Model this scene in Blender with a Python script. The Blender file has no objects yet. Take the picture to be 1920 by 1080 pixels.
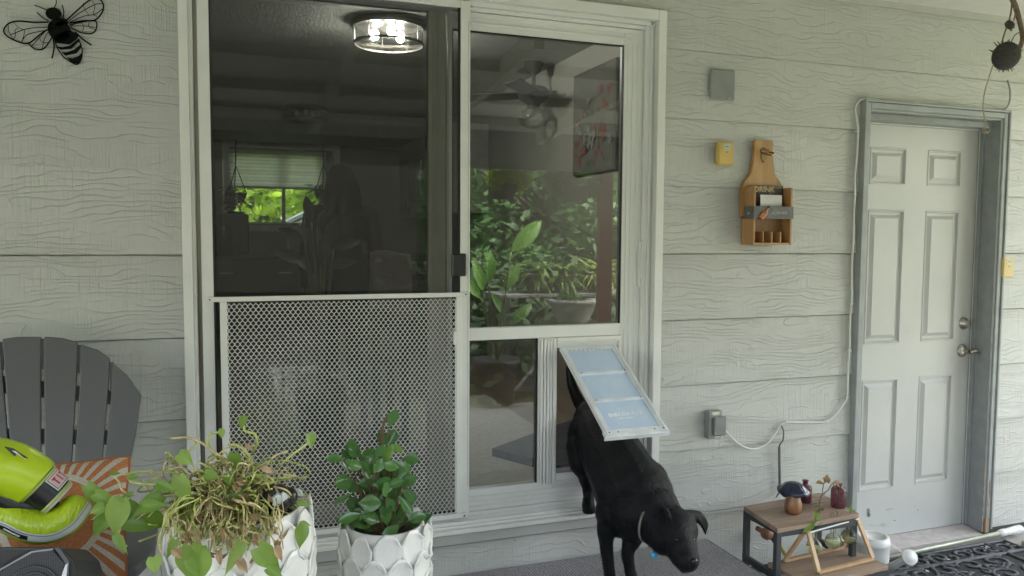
import bpy, bmesh, math, random
from mathutils import Vector, Matrix, noise
R = math.radians
scene = bpy.context.scene
col = bpy.context.collection
random.seed(11)

# ------------------------------------------------------------ camera
FPX, YAW, PITCH, ROLL = 1472.013, R(19.8106), R(-3.78722), R(-0.35996)
CAM = Vector((0, -2.85579, 1.508564))
cy, sy, cp, sp, cr, sr = math.cos(YAW), math.sin(YAW), math.cos(PITCH), math.sin(PITCH), math.cos(ROLL), math.sin(ROLL)
Rc = Vector((cy, -sy, 0)); F = Vector((sy*cp, cy*cp, sp)); Uc = Rc.cross(F)
AX = Rc*cr - Uc*sr; AY = Rc*sr + Uc*cr
cam = bpy.data.cameras.new("camera"); camo = bpy.data.objects.new("camera", cam); col.objects.link(camo)
M = Matrix((( AX.x, AY.x, -F.x, CAM.x), (AX.y, AY.y, -F.y, CAM.y), (AX.z, AY.z, -F.z, CAM.z), (0, 0, 0, 1)))
camo.matrix_world = M
cam.sensor_width = 36; cam.lens = FPX/1920*36; cam.clip_end = 500; cam.clip_start = .05
scene.camera = camo

def W(px, py, Y=0.0):
    """point on the vertical plane y=Y, measured off the photograph"""
    r = AX*((px-960)/FPX) + AY*(-(py-540)/FPX) + F
    return CAM + r*((Y-CAM.y)/r.y)
def WZ(px, py, Z):
    r = AX*((px-960)/FPX) + AY*(-(py-540)/FPX) + F
    return CAM + r*((Z-CAM.z)/r.z)

# ------------------------------------------------------------ objects
def tag(o, label=None, cat=None, group=None, kind=None):
    if label: o['label'] = label
    if cat: o['category'] = cat
    if group: o['group'] = group
    if kind: o['kind'] = kind
    return o
def empty(name, loc, label, cat, group=None):
    o = bpy.data.objects.new(name, None); col.objects.link(o)
    o.location = loc; o.empty_display_size = .05
    o['_l'] = 0; del o['_l']
    return tag(o, label, cat, group)
def mesh(name, v, f, mat, parent=None, smooth=False, fix=True):
    me = bpy.data.meshes.new(name); me.from_pydata([tuple(p) for p in v], [], f)
    if mat: me.materials.append(mat)
    if smooth: me.polygons.foreach_set('use_smooth', [True]*len(me.polygons))
    if fix and len(f) < 60000:
        b = bmesh.new(); b.from_mesh(me); bmesh.ops.recalc_face_normals(b, faces=b.faces); b.to_mesh(me); b.free()
    me.update()
    o = bpy.data.objects.new(name, me); col.objects.link(o)
    if parent:
        o.parent = parent; o.location = -Vector(parent.location)   # parts are modelled in world metres
        if parent.parent: o.location = (0, 0, 0)
    return o
class MB:
    def __init__(s): s.v = []; s.f = []
    def add(s, v, f):
        n = len(s.v); s.v += [Vector(p) for p in v]; s.f += [tuple(i+n for i in q) for q in f]
    def box(s, a, b, bev=0):
        x0, y0, z0 = [min(a[i], b[i]) for i in range(3)]; x1, y1, z1 = [max(a[i], b[i]) for i in range(3)]
        if bev <= 0:
            s.add([(x0,y0,z0),(x1,y0,z0),(x1,y1,z0),(x0,y1,z0),(x0,y0,z1),(x1,y0,z1),(x1,y1,z1),(x0,y1,z1)],
                  [(0,3,2,1),(4,5,6,7),(0,1,5,4),(1,2,6,5),(2,3,7,6),(3,0,4,7)]); return
        b_ = min(bev, (x1-x0)*.45, (y1-y0)*.45, (z1-z0)*.45)
        pts = []; idx = {}
        for i, X in enumerate((x0, x1)):
            for j, Y in enumerate((y0, y1)):
                for k, Z in enumerate((z0, z1)):
                    sx, s2, sz = (1,-1)[i], (1,-1)[j], (1,-1)[k]
                    for ax in range(3):
                        p = [X+sx*b_, Y+s2*b_, Z+sz*b_]; p[ax] = (X, Y, Z)[ax]
                        idx[(i,j,k,ax)] = len(pts); pts.append(p)
        fs = []
        for ax in range(3):
            o1, o2 = [a_ for a_ in range(3) if a_ != ax]
            for e in (0, 1):
                q = []
                for (u, w) in ((0,0),(1,0),(1,1),(0,1)):
                    c = [0,0,0]; c[ax] = e; c[o1] = u; c[o2] = w; q.append(idx[(*c, ax)])
                fs.append(q)
            for (u, w) in ((0,0),(0,1),(1,0),(1,1)):       # edges running along ax
                c0 = [0,0,0]; c1 = [0,0,0]; c0[o1] = c1[o1] = u; c0[o2] = c1[o2] = w; c0[ax] = 0; c1[ax] = 1
                fs.append([idx[(*c0,o1)], idx[(*c1,o1)], idx[(*c1,o2)], idx[(*c0,o2)]])
        for i in (0,1):
            for j in (0,1):
                for k in (0,1): fs.append([idx[(i,j,k,0)], idx[(i,j,k,1)], idx[(i,j,k,2)]])
        ce = Vector(((x0+x1)/2, (y0+y1)/2, (z0+z1)/2))
        out = []
        for q in fs:
            P = [Vector(pts[i]) for i in q]; n = (P[1]-P[0]).cross(P[2]-P[0]); m = sum(P, Vector())/len(P)
            out.append(q if n.dot(m-ce) > 0 else q[::-1])
        s.add(pts, out)
    def obox(s, o, x, y, z):
        """box from origin corner o and three edge vectors"""
        o = Vector(o); x = Vector(x); y = Vector(y); z = Vector(z)
        P = [o, o+x, o+x+y, o+y, o+z, o+x+z, o+x+y+z, o+y+z]
        fs = [(0,3,2,1),(4,5,6,7),(0,1,5,4),(1,2,6,5),(2,3,7,6),(3,0,4,7)]
        if x.cross(y).dot(z) < 0: fs = [q[::-1] for q in fs]
        s.add(P, fs)
    def bar(s, a, b, w, t, up=(0,0,1)):
        a = Vector(a); b = Vector(b); d = (b-a).normalized(); u = Vector(up)
        sd = d.cross(u)
        if sd.length < 1e-4: sd = d.cross(Vector((1,0,0)))
        sd.normalize(); u = sd.cross(d)
        s.obox(a - sd*w/2 - u*t/2, b-a, sd*w, u*t)
    def tube(s, pts, rad, seg=8, caps=True, flat=1.0, up=None):
        pts = [Vector(p) for p in pts]; n = len(pts)
        rs = rad if isinstance(rad, (list, tuple)) else [rad]*n
        v = []; f = []; N = None
        for i in range(n):
            t = (pts[min(i+1, n-1)] - pts[max(i-1, 0)])
            if t.length < 1e-9: t = Vector((0,0,1))
            t.normalize()
            if N is None:
                N = Vector(up) if up else (Vector((0,0,1)) if abs(t.z) < .9 else Vector((1,0,0)))
            N = N - t*N.dot(t)
            if N.length < 1e-5: N = t.orthogonal()
            N.normalize(); B = t.cross(N)
            for k in range(seg):
                a = 2*math.pi*k/seg
                v.append(pts[i] + (N*math.cos(a)*flat + B*math.sin(a))*rs[i])
        for i in range(n-1):
            for k in range(seg):
                f.append((i*seg+k, i*seg+(k+1)%seg, (i+1)*seg+(k+1)%seg, (i+1)*seg+k))
        if caps: f += [tuple(range(seg))[::-1], tuple((n-1)*seg+k for k in range(seg))]
        s.add(v, f)
    def lathe(s, c, prof, seg=24, axis=(0,0,1), caps=False):
        c = Vector(c); A = Vector(axis).normalized(); X = A.orthogonal().normalized(); Y = A.cross(X)
        v = []; f = []
        for r, h in prof:
            for k in range(seg):
                a = 2*math.pi*k/seg; v.append(c + A*h + (X*math.cos(a)+Y*math.sin(a))*r)
        for i in range(len(prof)-1):
            for k in range(seg):
                f.append((i*seg+k, i*seg+(k+1)%seg, (i+1)*seg+(k+1)%seg, (i+1)*seg+k))
        if caps: f += [tuple(range(seg))[::-1], tuple((len(prof)-1)*seg+k for k in range(seg))]
        s.add(v, f)
    def ball(s, c, r, u=12, w=8, rot=None):
        c = Vector(c); r = Vector((r, r, r)) if isinstance(r, (int, float)) else Vector(r)
        v = []; f = []
        for i in range(w+1):
            th = math.pi*i/w
            for k in range(u):
                a = 2*math.pi*k/u
                p = Vector((math.sin(th)*math.cos(a)*r.x, math.sin(th)*math.sin(a)*r.y, math.cos(th)*r.z))
                if rot: p = rot @ p
                v.append(c+p)
        for i in range(w):
            for k in range(u):
                q = (i*u+k, (i+1)*u+k, (i+1)*u+(k+1) % u, i*u+(k+1) % u)
                f.append(q)
        s.add(v, f)
    def prism(s, poly, d):
        """closed 3-D polygon extruded by vector d"""
        P = [Vector(p) for p in poly]; d = Vector(d); n = len(P)
        nrm = Vector()
        for i in range(n): nrm += P[i].cross(P[(i+1)%n])
        if nrm.dot(d) > 0: P = P[::-1]
        f = [tuple(range(n)), tuple(range(n, 2*n))[::-1]]
        f += [(i, n+i, n+(i+1)%n, (i+1)%n) for i in range(n)]
        s.add(P+[p+d for p in P], f)
    def build(s, name, mat, parent=None, smooth=False): return mesh(name, s.v, s.f, mat, parent, smooth)
def autosmooth(o, ang=35):
    me = o.data
    me.polygons.foreach_set('use_smooth', [True]*len(me.polygons))
    try: me.set_sharp_from_angle(angle=R(ang))
    except Exception: pass
    return o
def bez(a, b, c, d, n=14):
    a, b, c, d = map(Vector, (a, b, c, d)); out = []
    for i in range(n+1):
        t = i/n; u = 1-t; out.append(a*u**3 + b*3*u*u*t + c*3*u*t*t + d*t**3)
    return out
def spline(pts, n=6):
    P = [Vector(p) for p in pts]; P = [P[0]*2-P[1]] + P + [P[-1]*2-P[-2]]; out = []
    for i in range(1, len(P)-2):
        for k in range(n):
            t = k/n; a, b, c, d = P[i-1], P[i], P[i+1], P[i+2]
            out.append(.5*((2*b) + (c-a)*t + (2*a-5*b+4*c-d)*t*t + (3*b-a-3*c+d)*t**3))
    out.append(P[-2]); return out
def text(name, body, size, mtx, mat, parent, depth=.0006, align='LEFT', bold=0.0, sx=1):
    cu = bpy.data.curves.new(name, 'FONT'); cu.body = body; cu.size = size; cu.extrude = depth; cu.align_x = align; cu.offset = bold
    cu.resolution_u = 3
    o = bpy.data.objects.new(name, cu); col.objects.link(o)
    dg = bpy.context.evaluated_depsgraph_get(); me = bpy.data.meshes.new_from_object(o.evaluated_get(dg))
    bpy.data.objects.remove(o)
    for v in me.vertices: v.co.x *= sx
    me.transform(mtx); me.materials.clear(); me.materials.append(mat)
    r = bpy.data.objects.new(name, me); col.objects.link(r)
    if parent:
        r.parent = parent; r.location = -Vector(parent.location) if not parent.parent else (0, 0, 0)
    return r
def frame_m(o, x, y):
    """matrix whose local x,y lie along x,y at origin o"""
    x = Vector(x).normalized(); y = Vector(y).normalized(); z = x.cross(y).normalized(); y = z.cross(x)
    return Matrix(((x.x,y.x,z.x,o[0]),(x.y,y.y,z.y,o[1]),(x.z,y.z,z.z,o[2]),(0,0,0,1)))

# ------------------------------------------------------------ materials
class NT:
    def __init__(s, name):
        s.m = bpy.data.materials.new(name); s.m.use_nodes = True; s.t = s.m.node_tree; s.t.nodes.clear()
        s.out = s.n('ShaderNodeOutputMaterial')
    def n(s, ty, **k):
        x = s.t.nodes.new(ty)
        for a, b in k.items():
            if a.startswith('i_'):
                key = a[2:].replace('_', ' ')
                x.inputs[key].default_value = b
            else: setattr(x, a, b)
        return x
    def l(s, a, b): s.t.links.new(a, b)
    def math(s, op, a, b=None, c=None, clamp=False):
        x = s.n('ShaderNodeMath', operation=op, use_clamp=clamp)
        for i, q in enumerate((a, b, c)):
            if q is None: continue
            if isinstance(q, (int, float)): x.inputs[i].default_value = q
            else: s.l(q, x.inputs[i])
        return x.outputs[0]
    def coords(s, scale=(1,1,1), kind='Object'):
        tc = s.n('ShaderNodeTexCoord'); mp = s.n('ShaderNodeMapping'); mp.inputs['Scale'].default_value = scale
        s.l(tc.outputs[kind], mp.inputs['Vector']); return mp.outputs[0]
    def noise(s, vec, scale=5, detail=3, rough=.5, dist=0):
        x = s.n('ShaderNodeTexNoise'); x.inputs['Scale'].default_value = scale; x.inputs['Detail'].default_value = detail
        x.inputs['Roughness'].default_value = rough; x.inputs['Distortion'].default_value = dist; s.l(vec, x.inputs['Vector']); return x.outputs['Fac']
    def ramp(s, fac, stops, interp='LINEAR'):
        x = s.n('ShaderNodeValToRGB'); x.color_ramp.interpolation = interp; e = x.color_ramp.elements
        while len(e) > 1: e.remove(e[-1])
        e[0].position = stops[0][0]; e[0].color = (*stops[0][1], 1)
        for p, c in stops[1:]:
            q = e.new(p); q.color = (*c, 1)
        s.l(fac, x.inputs[0]); return x.outputs['Color']
    def mix(s, fac, a, b):
        x = s.n('ShaderNodeMix', data_type='RGBA')
        if isinstance(fac, (int, float)): x.inputs[0].default_value = fac
        else: s.l(fac, x.inputs[0])
        for i, q in ((6, a), (7, b)):
            if isinstance(q, tuple): x.inputs[i].default_value = (*q, 1)
            else: s.l(q, x.inputs[i])
        return x.outputs[2]
    def bump(s, h, strength=.3, dist=.005, normal=None):
        x = s.n('ShaderNodeBump'); x.inputs['Strength'].default_value = strength; x.inputs['Distance'].default_value = dist
        s.l(h, x.inputs['Height'])
        if normal: s.l(normal, x.inputs['Normal'])
        return x.outputs[0]
    def pbr(s, color, rough=.5, metal=0, normal=None, **k):
        p = s.n('ShaderNodeBsdfPrincipled')
        if isinstance(color, tuple): p.inputs['Base Color'].default_value = (*color, 1)
        else: s.l(color, p.inputs['Base Color'])
        if isinstance(rough, (int, float)): p.inputs['Roughness'].default_value = rough
        else: s.l(rough, p.inputs['Roughness'])
        p.inputs['Metallic'].default_value = metal
        if normal: s.l(normal, p.inputs['Normal'])
        for a, b in k.items(): p.inputs[a.replace('_', ' ')].default_value = b
        s.l(p.outputs[0], s.out.inputs[0]); s.p = p; return s.m
def plain(name, c, rough=.5, metal=0, var=.12, scale=12, bump=.0, bscale=60, **k):
    t = NT(name); v = t.coords(); nz = t.noise(v, scale, 4)
    lo = tuple(x*(1-var) for x in c); hi = tuple(min(1, x*(1+var)) for x in c)
    cc = t.ramp(nz, [(.3, lo), (.7, hi)])
    nm = t.bump(t.noise(v, bscale, 3), bump, .002) if bump else None
    return t.pbr(cc, rough, metal, nm, **k)
def wood(name, dark, light, rough=.55, sc=(3, 40, 40), bump=.15, seed=0):
    t = NT(name); v = t.coords(sc); nz = t.noise(v, 1.0, 5, .6, .6)
    v2 = t.coords((sc[0]*.4, sc[1]*.3, sc[2]*.3)); n2 = t.noise(v2, 1.0, 3)
    f = t.math('ADD', t.math('MULTIPLY', nz, .65), t.math('MULTIPLY', n2, .35))
    cc = t.ramp(f, [(.36, dark), (.62, light)])
    return t.pbr(cc, rough, 0, t.bump(nz, bump, .002))

def siding_material():
    t = NT('painted_embossed_siding'); tc = t.n('ShaderNodeTexCoord')
    sx = t.n('ShaderNodeSeparateXYZ'); t.l(tc.outputs['Object'], sx.inputs[0])
    X, Z = sx.outputs['X'], sx.outputs['Z']
    bi = t.math('FLOOR', t.math('DIVIDE', t.math('SUBTRACT', Z, .32), .28))
    def vec(a, b, c):
        cx = t.n('ShaderNodeCombineXYZ'); t.l(t.math('MULTIPLY_ADD', bi, 7.31, c), cx.inputs[1]); 
        t.l(t.math('MULTIPLY', X, a), cx.inputs[0]); t.l(t.math('MULTIPLY', Z, b), cx.inputs[2])
        return cx.outputs[0]
    warp = t.noise(vec(1.6, 5.0, 0), 1.0, 3, .55)
    warp2 = t.noise(vec(9, 26, 4), 1.0, 2, .5)
    ph = t.math('ADD', t.math('MULTIPLY', Z, 48.0), t.math('MULTIPLY', warp, 13.0))
    ph = t.math('ADD', ph, t.math('MULTIPLY', warp2, 1.1))
    pp = t.math('PINGPONG', ph, .5)
    line = t.n('ShaderNodeMapRange', interpolation_type='SMOOTHSTEP'); line.inputs[1].default_value = .0; line.inputs[2].default_value = .13
    line.inputs[3].default_value = 1; line.inputs[4].default_value = 0; t.l(pp, line.inputs[0])
    br = t.noise(vec(5, 22, 9), 1.0, 2); mk = t.n('ShaderNodeMapRange'); mk.inputs[1].default_value = .36; mk.inputs[2].default_value = .52; t.l(br, mk.inputs[0])
    ridge = t.math('MULTIPLY', line.outputs[0], mk.outputs[0])
    saw = t.noise(vec(150, 5, 2), 1.0, 2, .6)
    sm = t.noise(vec(4, 7, 7), 1.0, 2); smk = t.n('ShaderNodeMapRange'); smk.inputs[1].default_value = .38; smk.inputs[2].default_value = .62; smk.inputs[3].default_value = .15; t.l(sm, smk.inputs[0])
    h = t.math('ADD', t.math('MULTIPLY', ridge, .72), t.math('MULTIPLY', t.math('MULTIPLY', saw, smk.outputs[0]), 1.5))
    h = t.math('ADD', h, t.math('MULTIPLY', t.noise(vec(30, 60, 3), 1.0, 3), .35))
    nm = t.bump(h, .85, .0034)
    big = t.noise(vec(.9, .8, 5), 1.0, 4)
    cc = t.ramp(big, [(.3, (.472, .474, .450)), (.7, (.562, .564, .538))])
    dirt = t.noise(vec(14, 40, 1), 1.0, 4); dm = t.n('ShaderNodeMapRange'); dm.inputs[1].default_value = .55; dm.inputs[2].default_value = .8; dm.inputs[4].default_value = .34; t.l(dirt, dm.inputs[0])
    cc = t.mix(dm.outputs[0], cc, (.38, .38, .355))
    return t.pbr(cc, .48, 0, nm)
def glass_material(name, refl=1.0, tint=(.93, .96, .94), rough=0.0):
    t = NT(name); fr = t.n('ShaderNodeFresnel'); fr.inputs[0].default_value = 1.52
    g = t.n('ShaderNodeBsdfGlossy'); g.inputs['Roughness'].default_value = rough
    tr = t.n('ShaderNodeBsdfTransparent'); tr.inputs[0].default_value = (*tint, 1)
    mx = t.n('ShaderNodeMixShader'); t.l(t.math('MULTIPLY', fr.outputs[0], refl, clamp=True), mx.inputs[0]); t.l(tr.outputs[0], mx.inputs[1]); t.l(g.outputs[0], mx.inputs[2])
    t.l(mx.outputs[0], t.out.inputs[0]); return t.m
def screen_material():
    t = NT('insect_screen_mesh'); v = t.coords((1, 1, 1)); nz = t.noise(v, 900, 1)
    d = t.n('ShaderNodeBsdfDiffuse'); d.inputs[0].default_value = (.046, .047, .042, 1)
    tr = t.n('ShaderNodeBsdfTransparent'); mx = t.n('ShaderNodeMixShader')
    t.l(t.math('ADD', t.math('MULTIPLY', nz, .2), .40), mx.inputs[0]); t.l(tr.outputs[0], mx.inputs[1]); t.l(d.outputs[0], mx.inputs[2])
    t.l(mx.outputs[0], t.out.inputs[0]); return t.m
def emit(name, c, s):
    t = NT(name); e = t.n('ShaderNodeEmission'); e.inputs[0].default_value = (*c, 1); e.inputs[1].default_value = s; t.l(e.outputs[0], t.out.inputs[0]); return t.m
def leaf_material(name, stops, rough=.4, trans=.35, vscale=40, vein=.0):
    t = NT(name); v = t.coords(); g = t.n('ShaderNodeNewGeometry')
    f = t.math('ADD', t.math('MULTIPLY', g.outputs['Random Per Island'], .6), t.math('MULTIPLY', t.noise(v, vscale, 3), .4))
    cc = t.ramp(f, stops)
    t.pbr(cc, rough, 0, t.bump(t.noise(v, vscale*4, 2), .25, .002))
    if trans:
        tl = t.n('ShaderNodeBsdfTranslucent'); t.l(cc, tl.inputs[0]); mx = t.n('ShaderNodeMixShader'); mx.inputs[0].default_value = trans
        t.l(t.p.outputs[0], mx.inputs[1]); t.l(tl.outputs[0], mx.inputs[2]); t.l(mx.outputs[0], t.out.inputs[0])
    return t.m
mat = {}
mat['siding'] = siding_material()
mat['siding_trim'] = plain('smooth_grey_trim_paint', (.475, .47, .455), .45, var=.06, scale=8, bump=.1)
mat['vinyl'] = plain('white_vinyl_frame', (.76, .76, .735), .32, var=.045, scale=5, bump=.03)
mat['white_metal'] = plain('white_enamelled_aluminium', (.76, .76, .73), .35, var=.05, scale=9)
mat['glass'] = glass_material('window_glass', 2.3)
mat['clear'] = glass_material('clear_blown_glass', 0.7, (.985, .99, .985))
mat['screen'] = screen_material()
mat['black'] = plain('black_plastic', (.015, .015, .016), .4)
mat['gasket'] = plain('black_rubber_gasket', (.012, .012, .012), .6)
mat['door_trim'] = plain('blue_grey_door_trim_paint', (.325, .345, .348), .45, var=.1, scale=14, bump=.1)
mat['metal'] = plain('brushed_nickel', (.46, .44, .40), .28, 1)
mat['dark_metal'] = plain('dark_iron', (.03, .03, .033), .45, .6)
mat['ceiling'] = plain('white_soffit_paint', (.66, .65, .61), .6, var=.04)
# ------------------------------------------------------------ house wall
D = .28; Z0 = 1.44
def siding(x0, x1, z0, z1, mb, flat=None):
    k = math.floor((z0-Z0)/D - 1e-6)
    while Z0+k*D < z1-1e-4:
        a = max(z0, Z0+k*D); b = min(z1, Z0+(k+1)*D)
        ya = .012*((a-(Z0+k*D))/D); yb = .012*((b-(Z0+k*D))/D)
        n = 1
        if flat and Z0+k*D > flat-1e-4:
            mb.add([(x0,.0,a),(x1,.0,a),(x1,.006,z1),(x0,.006,z1),(x0,.026,a),(x1,.026,a)], [(0,1,2,3),(4,5,1,0)]); break
        g = (.0045 if Z0+(k+1)*D < 1.6 else .0008) if b >= Z0+(k+1)*D-1e-4 else 0          # shadow groove under the lap above
        mb.add([(x0,ya,a),(x1,ya,a),(x1,yb,b-g),(x0,yb,b-g),(x0,ya+.026,a),(x1,ya+.026,a),(x1,yb+.014,b-g),(x0,yb+.014,b-g),(x1,yb+.014,b),(x0,yb+.014,b)],
               [(0,1,2,3),(4,5,1,0),(3,2,6,7),(7,6,8,9)])
        k += 1
house = empty('house', (0, .2, 0), 'pale grey lap-sided house wall with wood-grain boards behind the porch', 'house')
w = MB()
siding(-4.5, -.146, .04, 2.62, w, 1.44); siding(-.144, 1.6735, 2.418, 2.62, w); siding(-.144, 1.6735, .04, .3195, w)
siding(1.6755, 2.705, .04, 2.62, w); siding(2.7065, 3.607, 2.135, 2.62, w); siding(3.609, 6.5, .04, 2.62, w)
# sheathing behind the boards (leaves the two openings free)
for a, b in (((-4.5,.03,.0),(-.12,.14,2.8)), ((-.12,.03,2.40),(1.65,.14,2.8)), ((-.12,.03,.0),(1.65,.14,.36)), ((1.65,.03,0),(2.72,.14,2.8)),
             ((2.72,.03,2.10),(3.59,.14,2.8)), ((3.59,.03,0),(6.5,.14,2.8))): w.box(a, b)
w.build('wall', mat['siding'], house)
core = plain('light_block', (.3,.3,.28), .9)
for a_, b_ in (((2.42, .16, 0), (8, .3, 2.84)), ((-5, .16, 0), (-3.12, .3, 2.84)), ((2.42, .3, 0), (2.5, 7.6, 2.84)), ((-3.3, .3, 0), (-3.2, 7.6, 2.84))): w = MB(); w.box(a_, b_); w.build('light_block_wall', core, house)  # unseen blocks added to stop light leaking round the entry door
w = MB(); w.prism([(-5.4,.141,2.86),(-5.4,7.6,2.86),(-5.4,3.9,3.9)], (13.4,0,0)); w.build('roof', plain('shade_roof_shingle', (.07,.07,.075), .9, var=.3, scale=12), house)  # unseen roof slab, added for its shade
w = MB(); w.box((-.146, -.012, .322), (1.676, .02, .374), .002)
w.box((-4.5, -.006, 2.555), (6.5, .0, 2.59), .001)
w.build('trim_board', mat['siding_trim'], house)
# nail dimples and drips under the sill board
w = MB()
for x in (.2, .72, 1.05, 1.42): w.box((x-.004, -.005, .300), (x+.003, .003, .3185), .001)
w.box((-.146, -.004, .311), (1.676, .004, .3165), .001); w.box((1.69, -.006, .3075), (2.7, .0, .3165), .001)
w.build('caulk_bead', mat['siding_trim'], house)
# foundation strip along the floor
t = NT('dark_foundation'); mat['found'] = t.pbr(t.ramp(t.noise(t.coords(), 20, 4), [(.3, (.05,.048,.04)), (.7, (.11,.10,.085))]), .9)
w = MB(); w.box((-4.5, .006, 0), (2.74, .12, .041)); w.box((3.6, .006, 0), (6.5, .12, .041)); w.build('foundation', mat['found'], house)

# ------------------------------------------------------------ sliding patio door
sd = empty('sliding_patio_door', (.765, 0, .38), 'wide white vinyl sliding glass patio door with dark panes', 'patio door')
V = mat['vinyl']
w = MB()
yf = -.03
w.box((-.146, yf, .376), (-.116, .05, 2.418), .002)      # left jamb
w.box((-.1155, -.008, .40), (-.104, .05, 2.377), .001)
w.box((1.640, yf, .376), (1.676, .05, 2.418), .002)      # right jamb
w.box((1.600, .006, .40), (1.6395, .10, 2.377), .001)
w.box((1.618, -.004, .40), (1.627, .0055, 2.377), .001)
w.box((-.1155, yf, 2.377), (1.6395, .05, 2.4175), .002)   # head
w.box((-.1155, -.004, 2.36), (1.6395, .10, 2.3765), .001)
w.box((-.1155, .011, 2.345), (1.6, .10, 2.3595), .001)
w.build('frame', V, sd)
w = MB()                                               # sill with its stepped tracks
w.box((-.14, -.052, .3765), (1.67, .05, .393), .003)
w.box((-.1155, -.034, .3935), (1.6395, .05, .404), .002)
w.box((-.1155, -.026, .4045), (1.6395, -.020, .417), .001)
w.box((-.1155, .0, .4045), (1.6395, .006, .424), .001)
w.box((-.1155, .012, .4045), (1.6395, .12, .434), .002)
w.build('sill', V, sd)
# left leaf (behind the screen)
lf = MB()
y0, y1 = .055, .095
def ringbox(mb, x0, x1, z0, z1, l, r_, b, t_, y0, y1, bev=.002):
    mb.box((x0, y0, z0), (x0+l, y1, z1), bev); mb.box((x1-r_, y0, z0), (x1, y1, z1), bev)
    mb.box((x0+l, y0+.0015, z0), (x1-r_, y1-.001, z0+b), bev); mb.box((x0+l, y0+.0015, z1-t_), (x1-r_, y1-.001, z1), bev)
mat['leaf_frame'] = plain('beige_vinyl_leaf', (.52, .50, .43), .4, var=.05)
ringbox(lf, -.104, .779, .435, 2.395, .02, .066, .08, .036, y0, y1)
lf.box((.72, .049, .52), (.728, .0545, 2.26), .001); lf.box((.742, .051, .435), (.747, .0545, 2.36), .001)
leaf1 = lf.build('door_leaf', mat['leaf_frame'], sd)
g = MB(); g.box((-.083, .073, .516), (.712, .077, 2.357)); g.build('pane', mat['glass'], leaf1)
# right leaf with the pet-door insert
lf = MB()
y0, y1 = .022, .06
lf.box((.782, y0, .4345), (.795, y1, 2.344), .002)
lf.box((1.512, y0, .4345), (1.5995, y1, 2.344), .002)
lf.box((.795, y0+.001, 2.278), (1.512, y1-.001, 2.344), .002)
lf.box((.795, y0+.001, 1.104), (1.512, y1-.001, 1.153), .002)
lf.box((.795, y0+.001, .4345), (1.512, y1-.001, .520), .002)
for (a, b, yy) in ((.812, 1.512, -.0), ): 
    lf.box((a, y0-.006, 2.300), (b+.03, y0+.0005, 2.309), .002); lf.box((a, y0-.004, 2.325), (b+.05, y0+.0005, 2.343), .001)
for xx in (1.527, 1.548, 1.572): lf.box((xx, y0-.0035, .45), (xx+.007, y0-.0005, 2.29), .001)
for zz in (.449, .468, .487): lf.box((.82, y0-.006+zz*.001, zz), (1.59, y0+.0005, zz+.006), .001)
leaf2 = lf.build('door_leaf', V, sd)
g = MB(); g.box((.795, .038, 1.153), (1.512, .042, 2.278)); g.build('pane', mat['glass'], leaf2)
g = MB(); g.box((.7955, .023, 1.153), (.798, .037, 2.278)); g.box((1.5085, .023, 1.153), (1.511, .037, 2.278)); g.box((.80, .024, 2.2745), (1.508, .037, 2.277)); g.build('gasket', mat['gasket'], leaf2)
g = MB(); g.box((1.588, .012, 1.30), (1.6, .0215, 1.49), .003); g.box((1.592, -.004, 1.335), (1.598, .0115, 1.455), .003); g.build('handle', V, leaf2)
# pet door insert
pd = empty('pet_door', (1.18, .03, .52), 'white framed pet door insert with its clear flap swung open over the dog', 'pet door')
w = MB()
yq = .006
w.box((1.147, yq+.008, .5205), (1.2275, .058, 1.1035), .002)
for k, xx in enumerate((1.152, 1.166, 1.180, 1.194, 1.208)): w.box((xx, yq-(.006 if k in (0, 1, 2) else .001), .515), (xx+.0105, yq+.009, 1.10), .0025)
w.box((1.2275, yq+.006, 1.062), (1.511, .058, 1.1035), .002)
w.box((1.2275, yq+.006, .5205), (1.511, .058, .553), .002)
w.box((1.478, yq+.006, .553), (1.511, .058, 1.062), .002)
w.box((1.22, yq-.002, 1.082), (1.505, yq+.006, 1.088), .001); w.box((1.498, yq-.002, .53), (1.504, yq+.006, 1.08), .001)
w.box((1.215, yq-.004, .5), (1.6, yq+.006, .505), .001)
w.build('frame', V, pd)
g = MB(); g.box((1.228, .008, .5535), (1.4775, .05, .564), .003)
g.build('threshold', plain('grey_flap_magnet_strip', (.25,.25,.26), .35), pd)
g = MB(); g.box((.795, .034, .5205), (1.147, .038, 1.1035)); g.build('pane', mat['glass'], pd)
g = MB(); g.box((.8125, .02, .521), (.8155, .033, 1.103)); g.box((1.143, .02, .521), (1.1465, .033, 1.103)); g.box((.816, .02, 1.1), (1.143, .033, 1.103)); g.build('gasket', mat['gasket'], pd)
# swung flap: hinge at (1.23..1.476, 0, 1.06), length .49
h0 = Vector((1.231, -.004, 1.061)); fx = Vector((1, 0, 0)); fl = Vector((0, -.418, -.252)).normalized(); fn = fx.cross(fl)
if fn.z < 0: fn = -fn
FW, FL = .245, .49
def fbox(mb, u0, u1, v0, v1, n0, n1): mb.obox(h0+fx*u0+fl*v0+fn*n0, fx*(u1-u0), fl*(v1-v0), fn*(n1-n0))
w = MB()
fbox(w, 0, .022, .0, FL, -.006, .008); fbox(w, FW-.022, FW, 0, FL, -.006, .008)
fbox(w, .002, .010, 0, FL-.002, .0085, .012); fbox(w, FW-.010, FW-.002, 0, FL-.002, .0085, .012)
fbox(w, .0225, FW-.0225, 0, .014, -.006, .008)
fbox(w, -.004, FW+.004, FL-.026, FL, -.008, .0078); fbox(w, -.007, FW+.007, FL, FL+.006, -.012, .004)
fbox(w, .0225, FW-.0225, .155, .165, -.004, .010); fbox(w, .0225, FW-.0225, .308, .318, -.004, .010)
flap = w.build('flap', plain('milky_flap_frame', (.74,.76,.78), .3), pd)
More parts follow.
